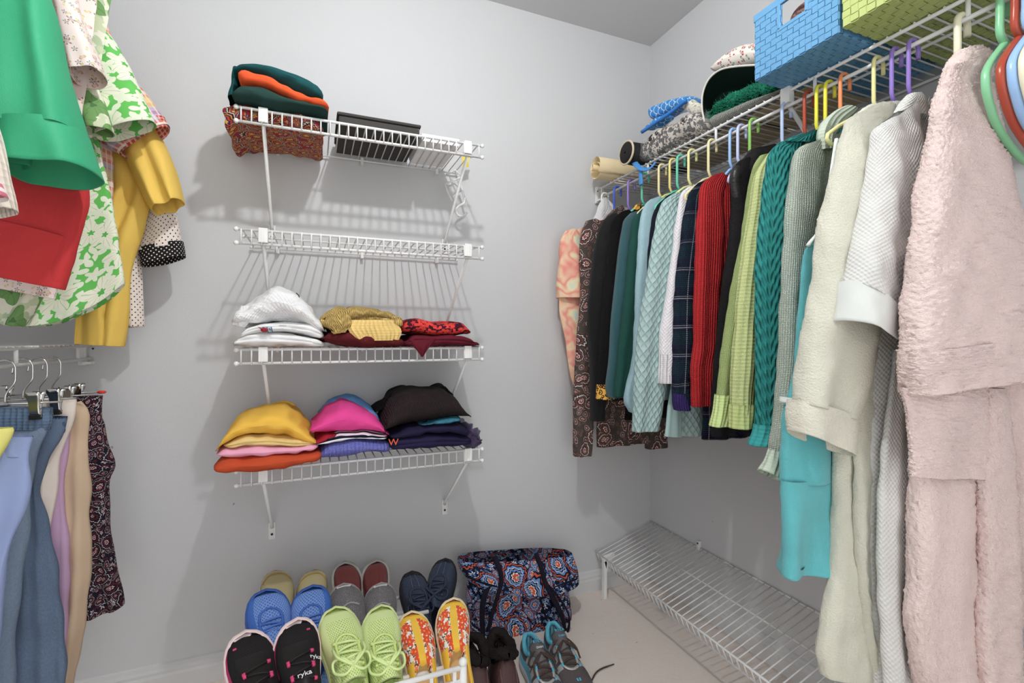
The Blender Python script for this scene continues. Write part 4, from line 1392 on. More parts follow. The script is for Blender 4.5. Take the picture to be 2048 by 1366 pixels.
M_BAND = paisley('bandana_print', (24, 22, 36), [((120, 34, 44), .8), ((212, 206, 204), .45), ((26, 23, 36), 2.2), ((116, 30, 40), .6), ((26, 23, 36), 1.8), ((206, 200, 198), .45), ((26, 24, 36), 1.6)], 26, small=(186, 178, 178), small2=(100, 30, 40))
pants('bandana_skirt', 'navy and red bandana print skirt nearest the back wall', 'skirt', 1.548, M_BAND,
      [(140, 794), (140, 1000), (150, 1240)], [(207, 791), (204, 831), (211, 850), (219, 892), (228, 930), (217, 960), (216, 1003), (222, 1060), (233, 1130), (250, 1208)], t=(0.014, 0.022, 0.026), seed=61, k=3)
M_KHAKI = cloth('khaki_twill', (200, 174, 146), 'woven')
pants('khaki_pants', 'khaki pants hanging between the bandana skirt and lilac pants', 'pants', 1.515, M_KHAKI,
      [(100, 812), (100, 1000), (90, 1400)], [(158, 804), (174, 831), (175, 897), (177, 1020), (178, 1138), (172, 1213), (158, 1300), (140, 1400)], t=(0.008, 0.016, 0.018), seed=62,
      band=([(100, 806), (100, 830)], [(158, 803), (175, 833)]))
M_LILAC = cloth('lilac_cotton', (186, 152, 184), 'woven')
pants('lilac_pants', 'lilac pants showing as a narrow strip behind the denim', 'pants', 1.494, M_LILAC,
      [(90, 830), (80, 1000), (80, 1290)], [(140, 840), (136, 880), (126, 970), (127, 1010), (132, 1060), (134, 1138), (135, 1281), (132, 1296)], t=(0.008, 0.012, 0.012), seed=63)
M_OFFW = cloth('off_white_cotton', (222, 210, 200), 'woven')
pants('white_pants', 'off-white pants clipped in front of the khaki pair', 'pants', 1.466, M_OFFW,
      [(60, 806), (50, 900), (50, 1080)], [(149, 799), (144, 834), (132, 876), (120, 920), (116, 975), (108, 1030), (102, 1080)], t=(0.008, 0.014, 0.014), seed=64,
      band=([(60, 806), (60, 826)], [(149, 798), (146, 828)]))
M_DEN2 = cloth('denim_dark', (74, 94, 122), 'denim')
M_DEN2W = cloth('denim_elastic_dark', (70, 92, 126), 'rib', 0.9)
pants('dark_denim_pants', 'mid-blue denim pants with gathered elastic waist behind lighter denim pair', 'pants', 1.43, M_DEN2,
      [(40, 840), (40, 1000), (30, 1150), (26, 1420)], [(133, 836), (122, 874), (94, 924), (84, 975), (93, 1019), (107, 1109), (119, 1183), (128, 1257), (131, 1317), (130, 1420)], t=(0.010, 0.018, 0.022), seed=65,
      band=([(50, 836), (50, 864)], [(134, 833), (127, 866)]), bandmat=M_DEN2W)
M_DEN1 = cloth('denim_light', (104, 124, 148), 'denim')
M_DEN1W = cloth('denim_elastic', (98, 120, 146), 'rib', 0.5)
pants('light_denim_pants', 'faded blue denim pull-on pants with ruffled elastic waist', 'pants', 1.375, M_DEN1,
      [(-60, 815), (-70, 1000), (-80, 1420)], [(102, 815), (99, 858), (88, 885), (74, 918), (63, 971), (58, 1020), (57, 1060), (45, 1138), (31, 1213), (27, 1300), (26, 1420)], t=(0.012, 0.022, 0.024), seed=66,
      band=([(-60, 815), (-60, 858)], [(103, 815), (98, 858)]), bandmat=M_DEN1W)
M_LBP = cloth('periwinkle_twill', (146, 162, 206), 'woven')
pants('periwinkle_pants', 'light periwinkle blue pants at left edge in front of the denim', 'pants', 1.29, M_LBP,
      [(-80, 874), (-80, 1000), (-90, 1420)], [(63, 873), (56, 913), (57, 963), (47, 1020), (27, 1079), (9, 1153), (2, 1257), (-8, 1420)], t=(0.010, 0.018, 0.02), seed=67,
      band=([(-80, 870), (-80, 906)], [(63, 872), (56, 912)]))
M_LEM = cloth('lemon_cotton', (226, 220, 120), 'woven')
pants('lemon_skirt', 'lemon yellow skirt corner at the left edge in front of the periwinkle pants', 'skirt', 1.245, M_LEM,
      [(-90, 860), (-90, 1000)], [(18, 856), (19, 866), (6, 896), (-30, 960)], t=(0.010, 0.014, 0.014), seed=68)

# ================================================================ folded clothes on the back shelves
def folded(name, label, cat, mat, top, bot, Yf, Yb, Yt=None, Ybt=None, layers=1, bulge=0.006, seed=1, nx=40, nr=44, wr=0.0025, wf=45, pe=0.55, crown=0.0, group=None, rag=0.0, parent=None, endtaper=0.10, front_sag=0.0):
    """a folded garment: between the pixel lines top and bot (left to right), from the front edge Yf back to Yb;
    its front shows `layers` rounded folds"""
    Yc = (Yf + Yb) / 2
    Yt = Yc if Yt is None else Yt
    Ybt = Yf if Ybt is None else Ybt
    T = line3(top, Yt, nx); B = line3(bot, Ybt, nx)
    # same x for both: take x from the front face
    r = np.random.RandomState(seed)
    rows = []
    ph = np.linspace(0, 2 * PI, nr, endpoint=False)
    cs = np.cos(ph); sn = np.sin(ph)
    for j in range(nx):
        u = j / (nx - 1)
        e = min(1.0, min(u, 1 - u) / endtaper)
        e = max(0.06, math.sqrt(1 - (1 - e) ** 2)) if e < 1 else 1.0
        z1, z0 = T[j][2], B[j][2]
        zc, hz = (z0 + z1) / 2, max(0.002, (z1 - z0) / 2 * (0.55 + 0.45 * e))
        x = (T[j][0] + B[j][0]) / 2
        hd = (Yb - Yf) / 2 * (0.80 + 0.20 * e)
        y = Yc + hd * spow(cs, pe) * -1
        z = zc + hz * spow(sn, 0.75)
        s = (z - (zc - hz)) / (2 * hz)
        front = np.clip(cs, 0, 1)
        y = y - bulge * front * np.abs(np.sin(PI * layers * np.clip(s, 0.001, 0.999))) ** 0.5
        z = z + crown * np.clip(sn, 0, 1) * np.clip(-cs + 0.4, 0, 1.4) - front_sag * front
        rows.append(np.stack([np.full(nr, x), y, z], 1))
    P = np.array(rows)
    nrm = grid_normals(P, True)
    P = P - nrm * (lump(P * np.array([1, 1, 1.6]), wr, wf, seed) + lump(P * np.array([1, 0.6, 2.5]), wr * 0.7, wf * 2.2, seed + 9) + lump(P * np.array([2.2, 0.5, 1.0]), 0.0013, 60, seed + 17))[..., None]
    if rag: P = P + nrm * (r.normal(size=P.shape[:2]) * rag)[..., None]
    c = np.array([P[:, :, 0].mean(), P[:, :, 1].mean(), P[:, :, 2].min()])
    P = P - c
    # uv: u along the width, v around the section
    xs = P[:, :, 0]
    ring = np.concatenate([[0], np.cumsum(np.linalg.norm(np.diff(P[nx // 2], axis=0), axis=1))])
    ring = np.append(ring, ring[-1] + 0.01)
    uvs = np.zeros((nx, nr + 1, 2)); uvs[:, :, 0] = np.append(xs, xs[:, :1], axis=1); uvs[:, :, 1] = ring[None]
    if parent is None:
        o = surf(name, P, mat, None, caps=(True, True), uvs=uvs)
        o.location = Vector(c)
        tag(o, label, cat, group)
    else:
        o = surf(name, P + c - np.array(parent_origin(parent)), mat, parent, caps=(True, True), uvs=uvs)
    return o


G1 = 'folded clothes on the top back shelf'
# --- top shelf
M_MULTI = paisley('bright_paisley', (150, 44, 36), [((206, 160, 60), 1), ((50, 36, 80), .8), ((196, 50, 44), 1), ((40, 70, 60), .8), ((222, 130, 60), .7), ((40, 30, 60), 1), ((214, 190, 120), .5), ((60, 50, 110), .8)], 20, small=(216, 180, 90), small2=(60, 60, 120))
M_ORANGE = cloth('orange_cotton', (226, 82, 30), 'woven')
o = folded('paisley_bag', 'multicoloured paisley fabric bag lying at the left end of the top shelf', 'bag', M_MULTI, [(449, 232), (456, 200), (500, 198), (560, 210), (620, 225), (648, 250)], [(449, 236), (456, 262), (476, 250), (500, 246), (560, 256), (610, 262), (643, 266)],
           1.512, 1.785, Yt=1.52, Ybt=1.52, layers=1, seed=71, wr=0.004, bulge=0.002, group=G1)
pipe('piping', [np.array(Wp(px, py, Y=yy)) - np.array(o.location) for px, py, yy in ((500, 275, 1.66), (560, 287, 1.70), (610, 294, 1.72), (640, 292, 1.70), (642, 268, 1.55))], 0.006, M_ORANGE, o, n=30)
M_DKG = cloth('deep_green_cotton', (34, 62, 58), 'woven')
M_DKT = cloth('deep_teal_cotton', (20, 76, 80), 'woven')
o = folded('dark_green_shirt', 'dark grey-green folded shirt directly under the orange one', 'shirt', M_DKG, [(466, 186), (480, 172), (520, 172), (560, 188), (610, 202), (656, 218)], [(466, 192), (490, 196), (540, 208), (590, 216), (630, 222), (658, 224)], 1.468, 1.66, Yt=1.48, Ybt=1.468, layers=1, seed=72, group=G1)
folded('orange_shirt', 'bright orange folded shirt in the top shelf stack', 'shirt', M_ORANGE, [(479, 138), (500, 134), (540, 146), (570, 162), (620, 188), (657, 208)], [(479, 172), (500, 170), (530, 176), (580, 196), (620, 208), (656, 213)], 1.472, 1.71, Yt=1.478, Ybt=1.472, layers=1, seed=73, group=G1, wr=0.004)
folded('teal_shirt', 'dark teal folded shirt on top of the top shelf stack', 'shirt', M_DKT, [(466, 134), (480, 126), (520, 127), (570, 142), (620, 158), (645, 178)], [(466, 146), (490, 142), (530, 150), (570, 166), (620, 190), (648, 204)], 1.482, 1.71, Yt=1.50, Ybt=1.482, layers=1, seed=74, group=G1)
drape('hanging_side', M_DKT, bpy.data.objects['teal_shirt'], 1.56, [(467, 150), (464, 175), (459, 205)], [(482, 150), (480, 172), (474, 205)], t=0.05, A=0.002, nv=14)
# --- flat charcoal case and white box
M_CHAR = cloth('charcoal_nylon', (68, 66, 64), 'woven')
t = thing('charcoal_case', 'flat charcoal fabric storage case on the top shelf', 'case', (0.19, 1.65, SHELF_Z[0] + 0.003))
box('body', -0.122, 0.122, -0.12, 0.12, 0.0, 0.030, M_CHAR, t, bevel=0.006)
box('lid', -0.126, 0.126, -0.124, 0.124, 0.031, 0.040, M_CHAR, t, bevel=0.004)
box('lid', -0.126, 0.08, -0.10, 0.12, 0.041, 0.048, M_CHAR, t, bevel=0.003)
t = thing('white_gift_box', 'flat white cardboard box at right end of the top shelf', 'box', (0.385, 1.66, SHELF_Z[0] + 0.003))
M_CARD = plain('white_card', (232, 232, 232), 0.7, k=1.1)
box('base', -0.062, 0.062, -0.11, 0.11, 0.0, 0.018, M_CARD, t, bevel=0.002)
box('lid', -0.064, 0.064, -0.112, 0.112, 0.012, 0.024, M_CARD, t, bevel=0.002)


# --- white hanger hooked onto the shelf end, with a yellow tag
def shelf_hanger():
    p = Wp(915, 335, Y=1.74)
    t = thing('white_hanger', 'white plastic hanger dangling upside down from the top shelf', 'hanger', p)
    Yq = 1.74
    def q(x, y, dY=0.0): return np.array(Wp(x, y, Y=Yq + dY)) - np.array(p)
    pipe('bar', [q(893, 349), q(910, 340), q(924, 354), q(889, 368)], 0.0035, M_WHITEP, t, nu=8)
    pipe('bar', [q(889, 368), q(896, 385), q(904, 402)], 0.0036, M_WHITEP, t, nu=8)
    for x, y in ((896, 376), (902, 386)): thing_part_sphere('notch', q(x + 4, y), 0.005, M_WHITEP, t)
    pipe('stem', [q(919, 364), q(925, 382), q(928, 398)], 0.004, M_WHITEP, t, nu=8)
    pipe('hook', [q(929, 396), q(928, 406), q(918, 412), q(912, 420), q(916, 430), q(926, 432), q(934, 425)], 0.0042, M_WHITEP, t, nu=8, n=30)
    y = thing('yellow_tag', 'torn yellow paper tag hanging at the right end of top shelf', 'tag', Wp(932, 318, Y=1.735))
    c = np.array(y.location)
    v = [np.array(Wp(px, py, Y=1.735 + d)) - c for px, py, d in ((924, 312, 0), (941, 313, .004), (937, 322, .002), (938, 333, .008), (925, 335, .003))]
    V = [tuple(a) for a in v] + [tuple(a + np.array([0, 0.0012, 0])) for a in v]
    n = 5
    mesh('paper', V, [tuple(range(n)), tuple(reversed(range(n, 2 * n)))] + [(i, (i + 1) % n, n + (i + 1) % n, n + i) for i in range(n)], plain('yellow_paper', (238, 216, 80), 0.7), y, smooth=False)


shelf_hanger()

# --- third shelf: whites, yellow, maroon
G3 = 'folded sweaters on the third back shelf'
M_WTH = cloth('white_thermal', (232, 232, 234), 'waffle', 0.8)
M_WJ = cloth('white_jersey', (230, 230, 230), 'woven')
folded('white_tee', 'white folded tee at the bottom of the white stack', 'tee', M_WJ, [(463, 690), (470, 672), (505, 660), (560, 664), (610, 672), (650, 686)], [(463, 692), (500, 694), (560, 694), (600, 693), (650, 692)], 1.48, 1.75, Yt=1.50, Ybt=1.48, layers=2, seed=81, group=G3)
o = folded('white_embroidered_sweater', 'white folded sweater with small embroidered cardinal birds, mid white stack', 'sweater', M_WJ, [(478, 672), (500, 652), (540, 644), (590, 642), (630, 650), (647, 664)], [(478, 676), (505, 668), (560, 666), (610, 674), (647, 682)], 1.475, 1.74, Yt=1.49, Ybt=1.475, layers=2, seed=82, group=G3)


def bird(px, py, Y, o):
    c = np.array(parent_origin(o))
    def q(x, y, d=0.0): return np.array(Wp(px + x, py + y, Y=Y - d)) - c
    b = thing_part_sphere('embroidered_bird', q(0, 0), 0.0075, plain('bird_red', (150, 24, 36), 0.8), o, sx=1.3, sy=0.35, sz=0.8)
    pipe('bird_tail', [q(-4, -1), q(-13, -6)], [0.004, 0.001], plain('bird_red', (150, 24, 36), 0.8), b, nu=6, ratio=0.5)
    for k in range(5):
        pipe('stitched_sprig', [q(-3 + 4 * k, -6 + 2 * (k % 2)), q(0 + 4 * k, 1 + 3 * (k % 3))], 0.0014, plain('sprig_blue', (60, 106, 140), 0.8), b, nu=5)


bird(529, 660, 1.466, o)
o = folded('white_waffle_sweater', 'white waffle-knit sweater folded on top of the white stack', 'sweater', M_WTH, [(468, 640), (490, 612), (520, 588), (550, 572), (590, 584), (622, 612), (640, 640), (652, 662)], [(468, 646), (500, 650), (530, 648), (560, 642), (600, 650), (630, 662), (652, 666)], 1.47, 1.73, Yt=1.55, Ybt=1.47, layers=1, seed=83, group=G3, crown=0.006, wr=0.004)
M_WCUFF = cloth('white_rib_cuff', (226, 222, 226), 'rib', 0.55)
drape('sleeve_end', M_WTH, o, 1.50, [(484, 612), (470, 630), (463, 648)], [(506, 612), (504, 632), (494, 656)], t=[0.02, 0.024, 0.02], A=0.003, nv=16, wr=0.003)
pipe('drawstring', [np.array(Wp(px, py, Y=1.515)) - np.array(o.location) for px, py in ((592, 586), (598, 592), (597, 600))], 0.0016, M_DARK, o, nu=6, n=10)

M_MAR = cloth('maroon_chenille', (96, 28, 34), 'terry', 1.2)
folded('maroon_sweater', 'maroon chenille sweater folded under the yellow cable knit', 'sweater', M_MAR, [(640, 676), (660, 662), (720, 660), (770, 662), (808, 676)], [(640, 682), (680, 690), (730, 697), (780, 698), (810, 694)], 1.465, 1.74, Yt=1.47, Ybt=1.465, layers=1, seed=84, group=G3, wr=0.003)
M_YCAB = cloth('yellow_cable', (244, 204, 118), 'cable', 1.6)
M_YRIB = cloth('yellow_rib', (246, 208, 124), 'rib', 0.42)
o = folded('yellow_cable_sweater', 'yellow cable-knit sweater loosely folded on the maroon one', 'sweater', M_YCAB, [(644, 632), (670, 622), (700, 616), (740, 612), (775, 624), (800, 640)], [(644, 646), (662, 664), (700, 662), (740, 654), (780, 650), (801, 652)], 1.475, 1.72, Yt=1.53, Ybt=1.475, layers=2, bulge=0.014, seed=85, group=G3, wr=0.006, wf=38)
drape('sleeve_end', M_YCAB, o, 1.462, [(650, 632), (652, 650), (664, 668)], [(696, 628), (702, 650), (692, 664)], t=[0.012, 0.016, 0.014], A=0.004, nv=18, wr=0.004)
drape('ribbed_hem', M_YRIB, o, 1.466, [(700, 640), (694, 656), (712, 681)], [(790, 640), (802, 660), (798, 680)], t=[0.010, 0.012, 0.008], A=0.002, nv=18)
M_MARJ = cloth('maroon_jersey', (98, 24, 40), 'woven')
M_RFL = floral('red_hibiscus', (60, 18, 36), (220, 60, 48), (196, 40, 44), (120, 24, 40), 26, 5)
o = folded('maroon_tee', 'maroon folded tee with a drooping corner under the red floral shirt', 'tee', M_MARJ, [(806, 684), (830, 670), (880, 668), (930, 672), (962, 688)], [(806, 690), (850, 694), (900, 692), (962, 692)], 1.48, 1.74, Yt=1.49, Ybt=1.48, layers=2, seed=86, group=G3)
drape('drooping_corner', M_MARJ, o, 1.478, [(818, 680), (830, 696), (842, 712)], [(872, 678), (860, 692), (846, 713)], t=[0.01, 0.008, 0.003], A=0.003, nv=14)
folded('red_floral_shirt', 'red hibiscus print shirt folded at the right end of third shelf', 'shirt', M_RFL, [(803, 656), (812, 640), (835, 636), (875, 644), (915, 640), (936, 646), (944, 664)], [(803, 664), (830, 668), (870, 672), (910, 670), (944, 668)], 1.485, 1.74, Yt=1.50, Ybt=1.485, layers=1, seed=87, group=G3, wr=0.003)

# --- lowest shelf
G4 = 'folded sweaters on the lowest back shelf'
YT = 1.62
folded('rust_orange_shirt', 'rust orange folded shirt at the bottom of the left stack', 'shirt', cloth('rust_cotton', (188, 70, 32), 'woven'), [(430, 926), (445, 914), (491, 908), (562, 902), (610, 898), (640, 900)], [(430, 942), (440, 950), (505, 949), (533, 945), (590, 934), (640, 922)], 1.435, 1.74, Yt=1.47, Ybt=1.435, layers=1, bulge=0.010, seed=91, group=G4, wr=0.004)
folded('pale_pink_shirt', 'pale pink folded shirt on the rust orange one', 'shirt', cloth('pale_pink_cotton', (228, 160, 186), 'woven'), [(430, 903), (450, 893), (500, 890), (556, 888), (610, 884), (636, 886)], [(430, 916), (450, 920), (500, 917), (562, 912), (600, 912), (636, 902)], 1.445, 1.73, Yt=1.47, Ybt=1.445, layers=1, seed=92, group=G4, wr=0.003)
folded('cream_yellow_shirt', 'cream-yellow folded shirt between pale pink and golden yellow', 'shirt', cloth('cream_yellow', (222, 192, 122), 'woven'), [(448, 886), (490, 872), (533, 868), (580, 872), (632, 876)], [(446, 898), (490, 898), (540, 896), (590, 898), (630, 896)], 1.45, 1.73, Yt=1.48, Ybt=1.45, layers=2, seed=93, group=G4)
M_GOLD = cloth('golden_yellow', (230, 180, 58), 'woven')
o = folded('golden_sweatshirt', 'golden yellow folded sweatshirt on top of the left stack', 'sweatshirt', M_GOLD, [(441, 886), (449, 850), (470, 822), (513, 811), (573, 806), (601, 819), (618, 838), (634, 872)], [(441, 897), (470, 890), (500, 880), (533, 874), (565, 878), (600, 888), (634, 880)], 1.45, 1.73, Yt=1.64, Ybt=1.45, layers=1, seed=94, group=G4, wr=0.003, pe=0.7, endtaper=0.08)
pipe('collar', [np.array(Wp(px, py, Y=1.66)) - np.array(o.location) for px, py in ((540, 811), (556, 806), (572, 804), (590, 811))], 0.004, M_GOLD, o, n=16)
folded('blue_chunky_sweater', 'violet-blue chunky knit folded at the bottom of middle stack', 'sweater', cloth('blue_boucle', (88, 92, 168), 'rib', 0.5, fleck=(130, 132, 200)), [(638, 900), (660, 884), (700, 878), (740, 880), (778, 886)], [(638, 921), (660, 919), (703, 916), (740, 913), (779, 910)], 1.455, 1.73, Yt=1.48, Ybt=1.455, layers=1, seed=95, group=G4, wr=0.003)
M_STR = bands_v('navy_white_stripe', [(-1, (232, 230, 234)), (0.012, (26, 28, 48)), (0.022, (232, 230, 234)), (0.030, (170, 24, 46)), (0.6, (26, 28, 48))])
M_STR = plaid('red_navy_white_stripe', (232, 230, 234), [((28, 30, 52), 0.026, 0.010, 0.0, 1, 1.0)])
o = folded('striped_polo', 'navy and white striped polo with red side in the middle stack', 'polo', M_STR, [(630, 884), (655, 870), (690, 864), (730, 864), (776, 868)], [(630, 892), (655, 890), (690, 883), (730, 882), (776, 882)], 1.458, 1.72, Yt=1.48, Ybt=1.458, layers=2, seed=96, group=G4)
folded('red_panel', '', '', cloth('crimson_panel', (160, 24, 44), 'woven'), [(629, 880), (645, 870), (672, 866)], [(629, 894), (640, 894), (674, 872)], 1.455, 1.60, Yt=1.47, Ybt=1.455, seed=97, parent=o, nx=14)
folded('light_blue_tee', 'light blue folded tee peeking out at top of the middle stack', 'tee', cloth('light_blue_jersey', (96, 150, 206), 'woven'), [(638, 822), (655, 800), (680, 789), (703, 788), (735, 802), (754, 822)], [(638, 850), (680, 846), (720, 846), (754, 850)], 1.60, 1.76, Yt=1.70, Ybt=1.60, seed=98, group=G4)
folded('hot_pink_tee', 'hot pink folded tee filling the middle stack', 'tee', cloth('hot_pink_jersey', (222, 62, 142), 'woven'), [(623, 850), (640, 822), (665, 804), (690, 797), (725, 806), (755, 826), (772, 856)], [(623, 856), (645, 866), (690, 868), (735, 868), (773, 868)], 1.462, 1.70, Yt=1.62, Ybt=1.462, layers=1, seed=99, group=G4, pe=0.7, endtaper=0.08)
M_NAVY = cloth('navy_velour', (36, 30, 62), 'woven')
o = folded('navy_tee', 'navy folded tee with an orange letter at bottom of right stack', 'tee', M_NAVY, [(778, 884), (800, 872), (856, 864), (900, 864), (944, 872)], [(778, 898), (790, 903), (830, 904), (890, 900), (944, 894)], 1.46, 1.73, Yt=1.48, Ybt=1.46, layers=2, seed=100, group=G4)
lettering('letter', 'W', 0.028, plain('orange_letter', (220, 90, 40), 0.7), o, Matrix.Translation(Wp(787, 885, Y=1.450) - o.location) @ Matrix.Rotation(-0.2, 4, 'Z') @ Matrix.Rotation(PI / 2, 4, 'X'))
folded('dark_navy_sweater', 'dark navy folded sweater under the black-brown one', 'sweater', cloth('dark_navy', (32, 28, 56), 'woven'), [(780, 866), (820, 850), (860, 844), (905, 842), (936, 852)], [(780, 880), (820, 882), (860, 872), (905, 872), (936, 876)], 1.458, 1.72, Yt=1.49, Ybt=1.458, layers=1, seed=101, group=G4)
folded('purple_scarf', 'crumpled dark purple velvet scarf at the right end of lowest shelf', 'scarf', cloth('purple_velvet', (62, 44, 84), 'fleece', sheen=0.3), [(922, 860), (932, 848), (945, 850), (956, 862), (963, 880)], [(922, 892), (935, 897), (950, 896), (963, 890)], 1.50, 1.70, Yt=1.54, Ybt=1.50, layers=2, seed=102, group=G4, wr=0.008, wf=90, nx=24)
folded('teal_print_tee', 'thin teal print tee edge below the black-brown sweater', 'tee', blotch('teal_print', [(30, 80, 110), (60, 130, 150), (40, 60, 100)], 40), [(840, 848), (880, 838), (922, 832)], [(840, 852), (880, 850), (922, 848)], 1.455, 1.70, Yt=1.47, Ybt=1.455, seed=103, group=G4, nx=20)
M_BRN = cloth('brown_black_rib', (50, 40, 42), 'rib', 1.4)
o = folded('brown_black_sweater', 'brown-black ribbed sweater folded on top of the right stack', 'sweater', M_BRN, [(762, 850), (766, 812), (784, 784), (816, 774), (860, 776), (900, 778), (916, 800), (933, 826)], [(762, 856), (785, 862), (820, 852), (850, 846), (890, 840), (933, 832)], 1.455, 1.70, Yt=1.60, Ybt=1.455, layers=1, seed=104, group=G4, pe=0.65, endtaper=0.08)
M_BRN2 = cloth('black_rib_collar', (24, 22, 24), 'rib', 0.8)
folded('collar', '', '', M_BRN2, [(746, 820), (765, 800), (782, 780), (812, 773), (850, 780), (884, 768), (902, 780)], [(746, 824), (770, 818), (790, 800), (816, 792), (850, 792), (884, 790), (902, 796)], 1.60, 1.72, Yt=1.66, Ybt=1.62, seed=105, parent=o, wr=0.004)

# ================================================================ shoes
HW = [(0, .05), (.015, .40), (.05, .60), (.1, .70), (.2, .76), (.35, .76), (.5, .82), (.65, .96), (.74, 1.0), (.83, .95), (.90, .82), (.95, .63), (.98, .42), (1.0, .05)]


def interp(tab, s): return np.interp(s, [a for a, b in tab], [b for a, b in tab])


SNEAKER = [(0, .070), (.06, .080), (.2, .078), (.32, .086), (.42, .098), (.52, .086), (.64, .070), (.75, .058), (.86, .049), (.94, .040), (1.0, .022)]
LOW = [(0, .055), (.06, .062), (.25, .056), (.42, .066), (.52, .066), (.64, .060), (.75, .052), (.86, .046), (.94, .038), (1.0, .022)]
BOOT = [(0, .150), (.04, .185), (.2, .190), (.36, .185), (.42, .165), (.50, .110), (.60, .084), (.72, .070), (.84, .060), (.94, .046), (1.0, .024)]


def islands(cells):
    """split a list of grid cells into connected patches"""
    left = set(cells); out = []
    while left:
        st = [left.pop()]; g = []
        while st:
            j, i = st.pop(); g.append((j, i))
            for d in ((1, 0), (-1, 0), (0, 1), (0, -1), (1, 1), (1, -1), (-1, 1), (-1, -1)):
                n = (j + d[0], i + d[1])
                if n in left: left.remove(n); st.append(n)
        out.append(g)
    return out


